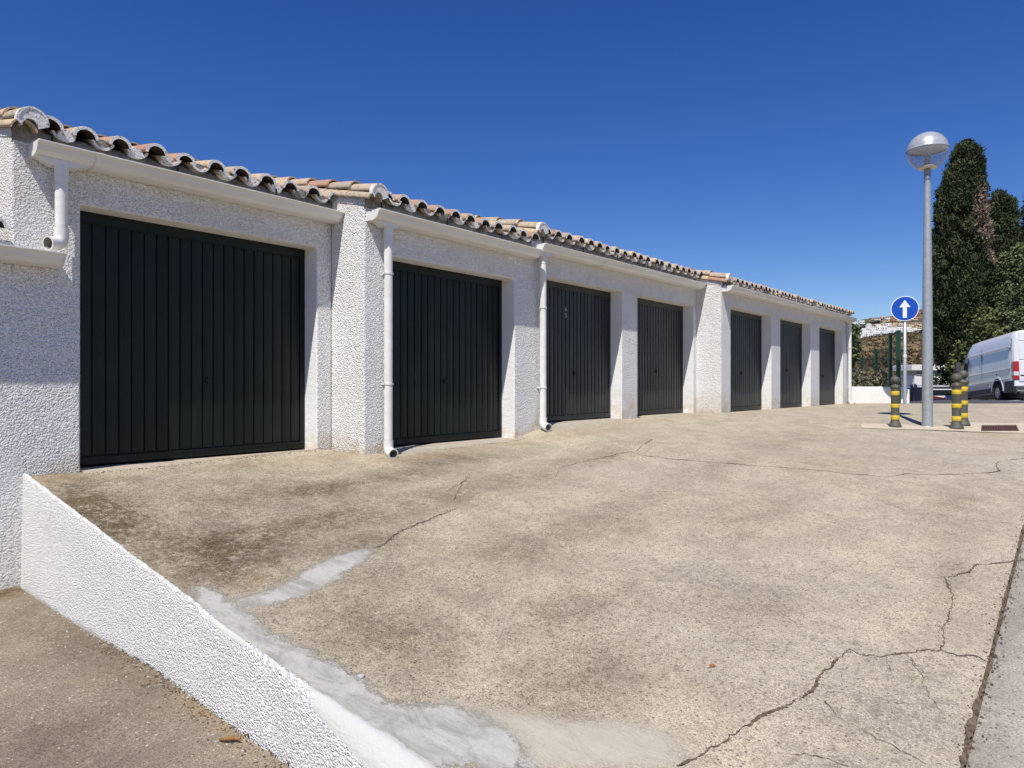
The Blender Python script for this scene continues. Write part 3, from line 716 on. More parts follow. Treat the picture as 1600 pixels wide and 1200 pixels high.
garage('nearest garage, with the widest dark door and a short downpipe at its top left', 1.72, 4.506, 6.0, [(2.172,4.328,SILL1,1.392)], 1.822, 1.822, 1.752, 1.738, 1.83, 4.50, DO, .103,
       pipe=2.01, outlet=(1.965,2.055), pz=1.01, pipe_out=(-.93,-.36,0), joints=(2.24,), seed=5)
garage('second garage from the left with a full-height downpipe beside its single dark door', 4.51, 7.199, 5.49, [(4.813,6.864,SILL1+.004,1.322)], 1.800, 1.795, 1.705, 1.695, 4.535, 7.17, DO, .103,
       pipe=4.74, outlet=(4.69,4.79), pz=-.70, clamps=(1.12,.02), pipe_out=(-.25,-.97,0), seed=6, warm=.12)
garage('middle garage with two dark doors, one bearing a small number plate', 7.20, 12.140, 5.49, [(7.468,9.489,SILL3,1.440),(9.962,12.024,SILL3+.008,1.442)], 1.905, 1.925, 1.790, 1.83, 7.23, 12.13, DO, .096,
       pipe=7.335, outlet=(7.29,7.38), pz=-.555, clamps=(1.0,-.02), pipe_out=(-.25,-.97,0), joints=(8.72,), seed=7, mat=M_DOOR2, old=True)
garage('farthest garage with three weathered doors, the one beside the low white wall', 12.144, 20.93, 5.02, [(12.575,14.732,SILL5,1.447),(15.286,17.425,SILL5,1.462),(18.127,20.274,SILL5,1.470)], 1.815, 1.90, 1.765, 1.83, 12.17, 20.95, DO, .100,
       pipe=20.62, outlet=(20.57,20.67), pz=-.50, clamps=(1.02,-.05), seed=8, mat=M_DOOR2, old=True, warm=.1)

# small fittings on the doors
M_PLATE = simple('brushed_plate', (.42,.42,.42), .4, .1, 30, .5, .3)
def text_mesh(body, size, thick):
    cu = bpy.data.curves.new('t', 'FONT'); cu.body = body; cu.size = size; cu.extrude = thick; cu.align_x = 'CENTER'; cu.align_y = 'CENTER'
    o = bpy.data.objects.new('t', cu); C.objects.link(o); bpy.context.view_layer.update()
    me = bpy.data.meshes.new_from_object(o.evaluated_get(bpy.context.evaluated_depsgraph_get())); bpy.data.objects.remove(o); return me
me = text_mesh('6', .085, .002); M_NUM = simple('pale_grey_figure', (.55,.55,.55), .5)
for k, dz in ((0,.045),(1,-.045)):
    m2 = me if k == 0 else text_mesh('5', .085, .002)
    m2.transform(Matrix.Rotation(R(90), 4, 'X')); m2.materials.append(M_NUM)
    o = bpy.data.objects.new('number_figure', m2); C.objects.link(o); o.parent = DO[2]; o.location = (8.285, 5.49+RV-.006, 1.035+dz)
M_LOCK = simple('dark_lock', (.006,.006,.006), .4)
def lock(d, x, z, Y, n=0):
    mb = MB(); yd = Y+RV
    mb.tube((x, yd+.0, z), (x, yd-.012, z), .028, .026, 14); mb.box(x-.006, x+.006, yd-.02, yd-.01, z-.03, z+.03)
    obj('handle', mb, [M_LOCK], d)
    if n:
        for k in range(n):
            mb = MB(); zz = z-.10-.075*k+.14; mb.tube((x-.16+.03*(k%2), yd-.0045, zz), (x-.16+.03*(k%2), yd-.001, zz), .016, .016, 10)
            obj('vent_hole', mb, [M_LOCK], d)
lock(DO[0], 3.30, .05, 6.0); lock(DO[1], 5.85, .05, 5.49); lock(DO[2], 8.5, .18, 5.49); lock(DO[3], 11.0, .25, 5.49, 5)
lock(DO[4], 13.65, .25, 5.02, 4); lock(DO[5], 16.35, .35, 5.02, 4); lock(DO[6], 19.2, .25, 5.02, 4)

# ------------------------------------------------------------------ street furniture
def mat_galv(name, c=(.42,.45,.47)):
    t = NT(name, .45, .5); n = t.noise(14, 5, .7); t.b.inputs['Metallic'].default_value = .35
    t.col(t.mix(t.step(n, .35, .7), [x*.82 for x in c], c)); t.bump(t.noise(90, 3), .4, .001); return t.m
M_GALV = mat_galv('galvanised_steel'); M_DOME = mat_galv('silver_lamp_dome', (.55,.56,.57)); M_DOME.node_tree.nodes['Principled BSDF'].inputs['Roughness'].default_value = .3
LX, LY_ = 12.68, 1.91; lz = GM(LX, LY_)
lamp = thing('street_lamp', 'tall galvanised street lamp with a silver-topped clear globe beside the bollards', 'street lamp', (LX, LY_, lz), local=True)
mb = MB(); mb.lathe([(.078,-.02),(.077,.3),(.075,1.3),(.066,2.3),(.052,3.4),(.043,4.02),(.043,4.04)], n=24)
mb.lathe([(.0485,3.80),(.0485,4.05),(.0,4.05)], n=24, m=0); obj('pole', mb, [M_GALV], lamp)
mb = MB(); mb.lathe([(.079,-.02),(.090,-.01),(.088,.012),(.079,.016)], n=24); obj('base_collar', mb, [M_GALV], lamp)
mb = MB()
for k in range(5):
    a = R(205)+k*.12; mb.add([(math.cos(a+q*.12)*.0775, math.sin(a+q*.12)*.0775, z) for q, z in ((0,.42),(1,.42),(1,.80),(0,.80))], [(0,1,2,3)], 0, True)
obj('service_hatch', mb, [simple('hatch_grey', (.30,.32,.33), .6, .3, 30)], lamp)
GR = .292; gz_ = 4.295
mb = MB(); prof = [(GR*math.cos(R(a)), GR*.98*math.sin(R(a))) for a in range(6, 91, 6)]; prof[-1] = (.001, prof[-1][1])
mb.lathe([(r, gz_+z) for r, z in prof], n=40); mb.lathe([(r*.985, gz_+z*.985-.002) for r, z in prof][::-1], n=40)
mb.lathe([(GR+.004, gz_+.012), (GR+.006, gz_+.034), (GR*.99, gz_+.042)], n=40)
obj('lamp_cap', mb, [M_DOME], lamp)
def mat_clear():
    t = NT('clear_acrylic', .04, .5); n = t.n; out = [q for q in n.nodes if q.type == 'OUTPUT_MATERIAL'][0]
    tr = t.node('ShaderNodeBsdfTransparent'); tr.inputs[0].default_value = (.80,.82,.85,1); mx = t.node('ShaderNodeMixShader'); fr = t.node('ShaderNodeLayerWeight'); fr.inputs[0].default_value = .25
    t.col((.62,.65,.70)); t.L(t.step(fr.outputs['Facing'], 0, 1, .16, .85), mx.inputs[0]); t.L(tr.outputs[0], mx.inputs[1]); t.L(t.b.outputs[0], mx.inputs[2]); t.L(mx.outputs[0], out.inputs[0]); return t.m
M_CLEAR = mat_clear()
mb = MB(); mb.lathe([(GR*math.cos(R(a)), gz_+GR*math.sin(R(a))) for a in range(-66, 7, 6)], n=40); obj('globe', mb, [M_CLEAR], lamp)
mb = MB(); mb.lathe([(GR*.97, gz_+.03), (.15, gz_+.02), (.10, gz_-.02), (.045, gz_-.06), (.045, gz_-.21)], n=30); obj('reflector', mb, [simple('matt_reflector', (.42,.42,.42), .5, .1, 8)], lamp)
mb = MB(); mb.lathe([(.0, gz_-.275), (.10, gz_-.278), (.135, gz_-.268), (.135, gz_-.25), (.11, gz_-.235), (.0, gz_-.23)], n=30); obj('globe_holder', mb, [simple('cream_plastic', (.66,.60,.46), .5)], lamp)

M_IRON = simple('weathered_green_iron', (.115,.112,.088), .6, .3, 20, .4, .2, .003, 60); M_YEL = simple('worn_yellow_paint', (.70,.50,.035), .6, .18, 18)
def bollard(x, y, sc, label, src=None):
    if src is None:
        o = thing('bollard', label, 'bollard', (x, y, GM(x, y)-.005), 'ball-topped bollards round the street lamp', local=True)
        mb = MB(); mb.lathe([(.0,0),(.092,0),(.092,.035),(.083,.045),(.080,.062),(.066,.09),(.060,.105),(.059,.60),(.064,.61),(.070,.625),(.071,.64),(.062,.655),(.046,.663),(.036,.675),(.034,.69)], n=22); obj('post', mb, [M_IRON], o)
        mb = MB(); mb.lathe([(max(.001,.069*math.cos(R(a))), .742+.066*math.sin(R(a))) for a in range(-60, 91, 10)], n=22); obj('ball_finial', mb, [M_IRON], o)
        for z0, z1 in ((.505,.57),(.31,.37),(.125,.19)):
            mb = MB(); mb.lathe([(.0605,z0),(.0618,z0+.002),(.0618,z1-.002),(.0605,z1)], n=22); obj('yellow_band', mb, [M_YEL], o)
    else:
        o = copy_tree(src); o.location = (x, y, GM(x, y)-.005); o['label'] = label
    o.scale = (sc,sc,sc); o.rotation_euler.z = random.random()*3; return o
b0 = bollard(12.25, 2.28, .985, 'ball-topped bollard with yellow bands standing alone left of the lamp post')
bollard(12.66, 1.52, 1.06, 'front bollard of the pair right of the lamp post, with yellow bands', b0)
bollard(13.22, 1.50, 1.10, 'rear bollard of the pair, half hidden and nearest the van', b0)

sx_, sy_ = 20.2, 3.54; sz = GM(sx_, sy_)
sg = thing('road_sign', 'round blue straight-ahead sign with white arrow on a grey post by the low wall', 'road sign', (sx_, sy_, sz), local=True, rotz=math.atan2(sy_, sx_))
mb = MB(); mb.lathe([(.040,-.02),(.040,2.62),(.0,2.63)], n=16); obj('post', mb, [M_GALV], sg)
mb = MB(); mb.lathe([(.046,1.17),(.046,1.25)], n=16); obj('post_sticker', mb, [simple('white_sticker', (.75,.75,.75), .5)], sg)
def disc(mb, r, x, x2, n=48, m=0):
    mb.tube((x2,0,2.405), (x,0,2.405), r, r, n, m)
mb = MB(); disc(mb, .315, -.058, -.044); obj('sign_rim', mb, [simple('sign_white', (.78,.79,.80), .4, .03)], sg)
mb = MB(); disc(mb, .296, -.061, -.050); obj('sign_face', mb, [simple('sign_blue', (.008,.075,.44), .35, .06, 4)], sg)
mb = MB(); ar = [(-.045,-.235),(.045,-.235),(.045,.035),(.125,.035),(0,.215),(-.125,.035),(-.045,.035)]
v = [(-.064, -a, 2.405+b) for a, b in ar]+[(-.0605, -a, 2.405+b) for a, b in ar]
mb.add(v, [(0,1,2,6),(2,3,4),(2,4,6),(4,5,6)]+[(i,(i+1)%7,7+(i+1)%7,7+i) for i in range(7)]); obj('arrow', mb, [simple('arrow_white', (.80,.81,.82), .4, .03)], sg)
for z_ in (2.30, 2.48):
    mb = MB(); mb.box(-.046,.046,-.10,.10,z_,z_+.03); obj('bracket', mb, [M_GALV], sg)

# drain grate and the pale cement strip round it
ga = at(1533, 674, 10.55); gb = at(1594, 674, 10.56)
ca = [(12.58,1.20),(12.95,.75),(13.73,.83),(13.39,1.26)]
cx, cy = 13.16, 1.02; mb = MB(); rr = random.Random(2)
def gp(x, y, l): return (x, y, GM(x, y)+l)
ux = Vector((.72,-.55,0)).normalized(); uy = Vector((.62,.30,0)).normalized()
c0 = Vector((13.15,1.02,0))
def quadg(mb, c, a, b, l, m=0, h=0):
    P = [c-a-b, c+a-b, c+a+b, c-a+b]; mb.add([gp(p.x, p.y, l) for p in P], [(0,1,2,3)], m)
root = thing('drain_grate', 'rusty brown drain grate set flush in the concrete right of the bollards', 'drain grate', (c0.x, c0.y, GM(c0.x, c0.y)))
A = Vector((.185,-.225,0))*1.0; B = Vector((.40,.045,0))
M_RUSTM = simple('rusty_iron', (.13,.062,.045), .8, .3, 20, .3, .3, .003, 60)
mb = MB()
P = [(12.58,1.20),(12.95,.76),(13.74,.84),(13.37,1.27)]
mb.add([gp(x, y, .010) for x, y in P]+[gp(x, y, -.08) for x, y in P], [(0,1,2,3),(0,4,5,1),(1,5,6,2),(2,6,7,3),(3,7,4,0)]); obj('grate_frame', mb, [M_DARK], root)
mb = MB()
for k in range(15):
    u0 = (k+.12)/15; u1 = (k+.80)/15
    L0 = [Vector(P[0]).lerp(Vector(P[1]), u) for u in (u0,u1)]; L1 = [Vector(P[3]).lerp(Vector(P[2]), u) for u in (u0,u1)]
    mb.add([gp(p.x, p.y, .022) for p in (L0[0],L0[1],L1[1],L1[0])]+[gp(p.x, p.y, .0) for p in (L0[0],L0[1],L1[1],L1[0])], [(0,1,2,3),(0,4,5,1),(1,5,6,2),(2,6,7,3),(3,7,4,0)])
obj('bars', mb, [M_RUSTM], root)
# pale cement strip (an old kerb line filled flush)
mb = MB(); Pn = [(11.75,2.62),(12.05,2.10),(12.35,1.45),(12.52,1.02),(12.80,.50),(14.3,.62),(13.9,1.45),(12.95,1.55),(12.75,2.25),(12.35,2.8)]
c_ = Vector((12.9,1.5,0)); n = 6
V = []; F = []
ring = []
for i in range(len(Pn)):
    a = Vector(Pn[i]); b = Vector(Pn[(i+1) % len(Pn)])
    for k in range(8):
        p = a.lerp(b, k/8); ring.append(Vector((p.x+.03*mnoise.noise(Vector((p.x*5,p.y*5,0))), p.y+.03*mnoise.noise(Vector((p.x*5,p.y*5,9))), 0)))
m = len(ring); cc = sum(ring, Vector((0,0,0)))/m
for u in (0,.25,.5,.75,1.):
    V += [gp((cc.lerp(p, u)).x, (cc.lerp(p, u)).y, .007) for p in ring]
for j in range(4):
    for i in range(m): F.append((j*m+i, (j+1)*m+i, (j+1)*m+(i+1)%m, j*m+(i+1)%m))
mb.add(V, F, 0, True); obj('cement_strip', mb, [simple('pale_yellowish_cement', (.55,.475,.36), .9, .14, 9, .15, 0, .005, 60)])['kind'] = 'structure'

# low white wall with the green mesh fence behind it
mb = MB(); a = Vector((20.95,5.03)); b0_ = at(1421, 620, 19.0); b = Vector((b0_.x, b0_.y)); d = (b-a).normalized(); nn = Vector((-d.y, d.x)); nn = nn if nn.x > 0 else -nn
K = 8; V = []
for i in range(K+1):
    p = a.lerp(b, i/K); top = -.02
    if i == K: top = -.10
    for off, z in ((0,-.9),(0,top-.012),(.012,top),(.19,top),(.2,-.9)):
        q = p+nn*off; V.append((q.x, q.y, z))
mb.add(V, [(i*5+j, (i+1)*5+j, (i+1)*5+j+1, i*5+j+1) for i in range(K) for j in range(4)]+[(K*5+4,K*5+3,K*5+2,K*5+1,K*5)], 0)
o = obj('garden_wall', mb, [M_WHITE], None, .02); tag(o, 'low white plastered wall running from the end garage to the blue sign', 'wall')
q = o.data.attributes.new('stain', 'FLOAT', 'POINT'); q.data.foreach_set('value', [.9 if v.co.z < -.5 else .05 for v in o.data.vertices])

M_GREEN = simple('green_coated_steel', (.012,.055,.035), .45, .2, 10)
fence = thing('mesh_fence', 'dark green welded mesh fence behind the low white wall, rising to a tall panel', 'fence', at(1391, 603, 19.8))
FP = [(1333,575,26.6,.035),(1346,558,24.6,.035),(1369,545,22.2,.035),(1391.5,520,20.0,.045)]
prev = None
for px, yt, D, r_ in FP:
    p = at(px, yt, D); g = -1.0; mb = MB()
    mb.obox((p.x, p.y, (p.z+g)/2), (r_,0,0), (0,r_,0), (0,0,(p.z-g)/2)); obj('fence_post', mb, [M_GREEN], fence, .004)
    if prev is not None:
        mb = MB(); a, b = prev, p; L = (Vector((b.x,b.y))-Vector((a.x,a.y))).length; n = int(L/.055); tz = min(a.z, b.z)-.04
        for k in range(1, n):
            q = a.lerp(b, k/n); mb.tube((q.x,q.y,-.7), (q.x,q.y,tz), .0028, .0028, 4, 0, False)
        for z in np.arange(-.6, tz+.01, .2): mb.tube((a.x,a.y,z), (b.x,b.y,z), .0032, .0032, 4, 0, False)
        obj('mesh_panel', mb, [M_GREEN], fence)
    prev = p
p1 = at(1391.5, 522, 20.0); p2 = at(1404, 516, 18.9); mb = MB()
mb.obox((p2.x, p2.y, (p2.z-1.)/2), (.05,0,0), (0,.05,0), (0,0,(p2.z+1.)/2)); obj('fence_post', mb, [M_GREEN], fence, .004)
mb = MB(); mb.tube((p1.x,p1.y,p1.z-.03), (p2.x,p2.y,p2.z-.03), .03, .03, 8); obj('top_rail', mb, [M_GREEN], fence)
mb = MB(); mb.tube((p1.x,p1.y,p1.z-.9), (p2.x,p2.y,p2.z-.9), .015, .015, 8); obj('middle_rail', mb, [M_GREEN], fence)
mb = MB()
for k in range(1, 14):
    q = p1.lerp(p2, k/14); mb.tube((q.x,q.y,-.7), (q.x,q.y,q.z-.95), .0028, .0028, 4, 0, False)
obj('mesh_panel', mb, [M_GREEN], fence)

# ------------------------------------------------------------------ foliage
ORD = ['first','second','third','fourth','fifth','sixth','seventh','eighth','ninth','tenth','eleventh','twelfth','thirteenth','fourteenth','fifteenth','sixteenth','seventeenth','eighteenth']
def mat_leaf(name, stops, rough=.85):
    t = NT(name, rough, .06); t.col(t.ramp(t.attr('tint'), stops)); return t.m
M_CYP = mat_leaf('cypress_foliage', [(0,(.020,.028,.014)),(.4,(.038,.052,.024)),(.75,(.068,.084,.040)),(1,(.11,.125,.06))])
M_BROWNF = mat_leaf('dead_cypress_foliage', [(0,(.09,.07,.05)),(.5,(.20,.15,.115)),(1,(.32,.24,.185))])
M_BUSH = mat_leaf('bright_foliage', [(0,(.055,.072,.032)),(.5,(.115,.145,.065)),(1,(.20,.235,.115))])
M_SHRUB = mat_leaf('yellowish_shrub_foliage', [(0,(.04,.05,.02)),(.5,(.12,.14,.05)),(1,(.25,.26,.11))])
M_BARK = simple('grey_brown_bark', (.05,.038,.028), .95, .3, 8, .1, 0, .02, 20)
def leaf_mesh(name, P, sz, tint, mats, parent, mi=None, seed=1, upw=.35, asp=1.):
    g = np.random.default_rng(seed); n = len(P); s = sz*g.uniform(.6, 1.3, n)[:,None]
    a = g.normal(size=(n,3)); a[:,2] += upw; a /= np.linalg.norm(a, axis=1)[:,None]
    b = np.cross(a, g.normal(size=(n,3))); b /= np.linalg.norm(b, axis=1)[:,None]
    b = b/asp; a = a*asp**.5; V = np.empty((n,4,3)); V[:,0] = P-b*s*.42; V[:,1] = P+b*s*.42; V[:,2] = P+a*s*.95+b*s*.18; V[:,3] = P+a*s*.80-b*s*.25
    me = bpy.data.meshes.new(name); me.vertices.add(n*4); me.vertices.foreach_set('co', V.ravel())
    me.loops.add(n*4); me.loops.foreach_set('vertex_index', np.arange(n*4)); me.polygons.add(n); me.polygons.foreach_set('loop_start', np.arange(n)*4)
    try: me.polygons.foreach_set('loop_total', np.full(n, 4))
    except Exception: pass
    for m in mats: me.materials.append(m)
    if mi is not None: me.polygons.foreach_set('material_index', mi.astype(np.int32))
    q = me.attributes.new('tint', 'FLOAT', 'FACE'); q.data.foreach_set('value', np.clip(tint, 0, 1))
    me.update(calc_edges=True); o = bpy.data.objects.new(name, me); C.objects.link(o)
    if parent: o.parent = parent
    return o
def clumps(centers, radii, per, g, flat=1.0, shell=.55):
    out = []; tn = []
    for c, r in zip(centers, radii):
        m = max(4, int(per*r*r)); d = g.normal(size=(m,3)); d /= np.linalg.norm(d, axis=1)[:,None]
        rad = r*(shell+(1-shell)*g.random(m)**.6); p = c+d*rad[:,None]*np.array([1,1,flat]); out.append(p); tn.append(np.full(m, g.random())*.72+.28*g.random(m))
    return np.concatenate(out), np.concatenate(tn)
def tree(name, label, cat, px, D, zb, outline, mats, per=260, sz=.16, cr=.55, ncl=260, seed=1, depthw=None, brown=None, trunk=.14, group=None, upw=.35, asp=1.):
    """outline: [(z, left offset m, right offset m)] across the view direction"""
    g = np.random.default_rng(seed); base = at(px, 603, D); base.z = zb
    root = thing(name, label, cat, base, group, local=True)
    t = (px-800)/1111.; rt = Vector((math.sin(PHI), -math.cos(PHI), 0)); fw = Vector((math.cos(PHI), math.sin(PHI), 0))
    zs = np.array([o[0] for o in outline]); l = np.array([o[1] for o in outline]); r = np.array([o[2] for o in outline])
    cs = []; rs = []
    while len(cs) < ncl:
        z = g.uniform(zs.min(), zs.max()); a = np.interp(z, zs, l); b = np.interp(z, zs, r); c = (a+b)/2; hw = (b-a)/2
        if g.random() > hw/np.max((r-l)/2)*.9+.1: continue
        q = g.uniform(0, 2*math.pi); rad = g.uniform(.45, 1)**.5; rc = min(cr*g.uniform(.55,1.2), hw*.7+.08)
        dx = math.cos(q)*rad*max(hw-rc*.75, .02); dy = math.sin(q)*rad*max((depthw or hw)-rc*.75, .02)
        cs.append(np.array(rt)*(c+dx)+np.array(fw)*dy+np.array([0,0,z-zb])); rs.append(rc)
    P, T = clumps(cs, rs, per, g, 1.15)
    mi = None
    if brown:
        lx = P@np.array(rt); zz = P[:,2]+zb; fz = P@np.array(fw); f = np.zeros(len(P), bool)
        for (bx, bz, rx, rz) in brown: f |= ((((lx-bx)/rx)**2+((zz-bz)/rz)**2)+g.normal(size=len(P))*.35 < 1)
        f &= fz < .3; mi = f.astype(int)
    leaf_mesh('crown', P, sz, T, mats, root, mi, seed, upw, asp)
    mb = MB(); top = zs.max()-zb; c_mid = float((l+r).mean()/2)
    mb.path([(0,0,-.3),(rt.x*.05,rt.y*.05,top*.25),(rt.x*c_mid*.6,rt.y*c_mid*.6,top*.6),(rt.x*c_mid,rt.y*c_mid,top*.92)], [trunk,trunk*.8,trunk*.5,.03], 8)
    for k in range(14):
        z = top*(.18+.7*k/14); q = g.uniform(0, 6.28); hw = float(np.interp(z+zb, zs, (r-l)/2))*.7
        bs_ = min(1, top/6); mb.path([(0,0,z-.2*bs_),(math.cos(q)*hw*.5,math.sin(q)*hw*.5,z+.1*bs_),(math.cos(q)*hw,math.sin(q)*hw,z+.35*bs_)], [.05*bs_,.035*bs_,.012*bs_], 5)
    obj('trunk', mb, [M_BARK], root); return root
M_ = lambda D: D/1111.
def OL(pts, px, D): return [((603-y)*D/1111., (a-px)*D/1111., (b-px)*D/1111.) for y, a, b in pts]
D1 = 34.
tree('cypress', 'tallest dark cypress with a dead brown patch, just right of the street lamp', 'tree', 1500, D1, -1.6,
     OL([(227,1503,1517),(238,1490,1531),(255,1485,1536),(290,1470,1538),(320,1464,1542),(350,1460,1543),(400,1458,1548),(450,1456,1552),(500,1457,1556),(540,1458,1552),(566,1462,1545)][::-1], 1500, D1),
     [M_CYP, M_BROWNF], 1250, .115, .36, 760, 3, upw=1.3, asp=1.7, brown=[(.55,(603-328)*M_(D1),.55,.9),(.75,(603-355)*M_(D1),.75,1.1),(1.05,(603-400)*M_(D1),.6,.6)], trunk=.2)
D2 = 39.
tree('cypress', 'double-peaked dark cypress second from the street lamp', 'tree', 1566, D2, -1.6,
     OL([(302,1553,1563),(318,1548,1586),(340,1545,1589),(380,1540,1592),(430,1540,1596),(500,1540,1600),(560,1545,1600),(640,1545,1600)][::-1], 1566, D2), [M_CYP, M_BROWNF], 800, .125, .38, 420, 4, upw=1.3, asp=1.7)
D3 = 40.
tree('cypress', 'dark cypress cut off by the right edge behind the bright tree', 'tree', 1622, D3, -1.6,
     OL([(270,1616,1626),(300,1606,1640),(340,1594,1650),(400,1588,1655),(640,1588,1655)][::-1], 1622, D3), [M_CYP, M_BROWNF], 600, .13, .42, 320, 5, upw=1.3, asp=1.7)
D4 = 33.
tree('tree', 'lighter green bushy tree rising above the rear of the white van', 'tree', 1605, D4, -1.5,
     OL([(378,1598,1625),(395,1572,1650),(420,1556,1660),(450,1548,1670),(490,1538,1672),(530,1530,1670),(640,1532,1665)][::-1], 1605, D4), [M_BUSH, M_BROWNF], 700, .10, .36, 560, 6)
tree('tree', 'dark leafy tree filling the gap below the cypresses behind the van', 'tree', 1520, 36., -1.6,
     OL([(430,1505,1545),(460,1485,1570),(500,1468,1590),(560,1462,1600),(600,1490,1600),(640,1495,1600)][::-1], 1520, 36.), [M_CYP, M_BROWNF], 380, .15, .45, 360, 7)
tree('shrub', 'pale yellow-green shrub growing at the nose of the white van', 'shrub', 1497, 30.5, -1.2,
     OL([(538,1494,1506),(552,1484,1512),(575,1482,1516),(596,1484,1514)][::-1], 1497, 30.5), [M_SHRUB, M_BROWNF], 700, .12, .20, 60, 8, trunk=.05)
tree('tree', 'yellowish leafy tree behind the middle of the white van roof', 'tree', 1535, 31.5, -1.3,
     OL([(488,1528,1548),(510,1512,1560),(540,1500,1565),(570,1496,1560),(635,1500,1556)][::-1], 1535, 31.5), [M_SHRUB, M_BROWNF], 260, .12, .32, 120, 9, trunk=.08)
tree('small_tree', 'leafy green tree peeping round the far corner of the garages', 'tree', 1331, 27., -2.2,
     OL([(511,1324,1336),(525,1315,1342),(545,1312,1345),(562,1312,1338)][::-1], 1331, 27.), [M_BUSH, M_BROWNF], 520, .12, .24, 70, 10, trunk=.06)
g = np.random.default_rng(5)
for k, (px, D, lab) in enumerate(((1462, 33, 'dark bush low behind the lamp post'), (1472, 37, 'dark bush between the kiosk and the silver car'))):
    tree('shrub', lab, 'shrub', px, D, -1.7, OL([(588 if k == 0 else 578, px-5, px+6), (600, px-9, px+9), (620, px-8, px+8), (640, px-7, px+7)][::-1], px, D), [M_CYP, M_BROWNF], 700, .10, .16, 40, 20+k, trunk=.04)
# scrub along the fence
for k, (px, D) in enumerate(((1340,23.5),(1352,22.8),(1365,22.),(1378,21.2),(1340,26.),(1400,24.))):
    tree('shrub', ['grey-green scrub bush nearest the garage end behind the mesh fence','second grey-green scrub bush from the garage end behind the fence','third grey-green scrub bush from the garage end behind the fence','grey-green scrub bush beside the tall fence panel','farthest scrub bush showing behind the one nearest the garage end','scrub bush between the tall fence panel and the sign post'][k], 'shrub', px, D, -1.3, OL([(582+(k==5)*10, px-5, px+6),(590, px-10, px+10),(600, px-12, px+12),(625, px-11, px+10)][::-1], px, D),
         [mat_leaf('scrub_foliage', [(0,(.12,.115,.07)),(.5,(.20,.19,.12)),(1,(.32,.29,.19))]) if k == 0 else bpy.data.materials['scrub_foliage'], M_BROWNF], 500, .07, .16, 45, 30+k, trunk=.03, group='scrub bushes behind the fence')

# ------------------------------------------------------------------ hills and the town on them
def rid(px, ys): return np.interp(px, [p for p, _ in ys], [y for _, y in ys])
NEAR = [(900,585),(1150,560),(1300,536),(1345,529),(1395,524),(1425,520),(1470,514),(1600,500),(1900,480),(2300,520),(2600,580)]
FARR = [(900,575),(1150,545),(1300,515),(1330,506),(1345,500),(1365,497),(1400,493),(1425,487),(1450,480),(1500,470),(1600,455),(1900,440),(2300,500),(2600,570)]
def hill(name, prof, D0, D1, z0, mat, ylo, sd, nD=70):
    pxs = np.linspace(900, 2600, 260); Ds = np.linspace(D0, D1, nD); V = []
    for D in Ds:
        u = (D-D0)/(D1-D0); e = u**.9
        for px in pxs:
            top = (603-rid(px, prof))*D1/1111.; z = z0+(top-z0)*e
            p = at(px, 603, D); z += (mnoise.noise(Vector((p.x*.03,p.y*.03,sd)))*1.6+mnoise.noise(Vector((p.x*.11,p.y*.11,sd)))*.5)*min(1,u*4)*(D1/260)**.5*min(1,(1.02-u)*6)
            V.append((p.x, p.y, z))
    # fall away behind the ridge
    for px in pxs: p = at(px, 603, D1*1.25); V.append((p.x, p.y, z0))
    n = len(pxs); F = [(i*n+j, i*n+j+1, (i+1)*n+j+1, (i+1)*n+j) for i in range(nD) for j in range(n-1)]
    mb = MB(); mb.add(V, F, 0, True); o = obj(name, mb, [mat]); o['kind'] = 'structure'; return o
def mat_hill():
    t = NT('dry_brown_hillside', 1, .05); a = t.noise(.035, 6, .65); b = t.noise(.35, 6, .75); c3 = t.vor(.45)
    c = t.mix(t.step(a, .38, .62), (.26,.165,.095), (.32,.235,.13)); c = t.mix(t.step(b, .50, .62, 0, .8), c, (.12,.095,.05))
    c = t.mix(t.step(c3, .25, .5, .55, 0), c, (.10,.085,.045)); t.col(c); t.bump(b, 1, 1.2); return t.m
def mat_far():
    t = NT('green_far_hillside', 1, .05); a = t.noise(.02, 6, .7); b = t.noise(.12, 5, .7)
    c = t.mix(t.step(a, .42, .58), (.15,.12,.075), (.065,.08,.045)); c = t.mix(t.step(b, .5, .62, 0, .7), c, (.045,.055,.035)); t.col(c); return t.m
M_HILL = mat_hill(); hill('hillside', NEAR, 62, 260, -9.6, M_HILL, 0, 1.)
hill('far_hill', FARR, 262, 640, 14, mat_far(), 0, 2.)
# low bushes dotted over the brown hillside (ground cover)
g = np.random.default_rng(9); cs = []; rs = []
for k in range(1500):
    D = 262-190*g.random()**1.3; px = g.uniform(1300, 1475); u = (D-62)/198; top = (603-rid(px, NEAR))*260/1111.; z = -9.6+(top+9.6)*max(0,u)**.9
    p = at(px, 603, D); cs.append(np.array((p.x, p.y, z+.15))); rs.append(g.uniform(.25, .8))
P, T = clumps(cs, rs, 38, g, .65)
sc = leaf_mesh('hillside_scrub', P, .55, T, [mat_leaf('hill_scrub', [(0,(.045,.045,.022)),(.5,(.11,.09,.05)),(1,(.19,.14,.08))])], None, None, 3); sc['kind'] = 'stuff'
sc['label'] = 'dry scrub dotted over the brown hillside'; sc['category'] = 'scrub'

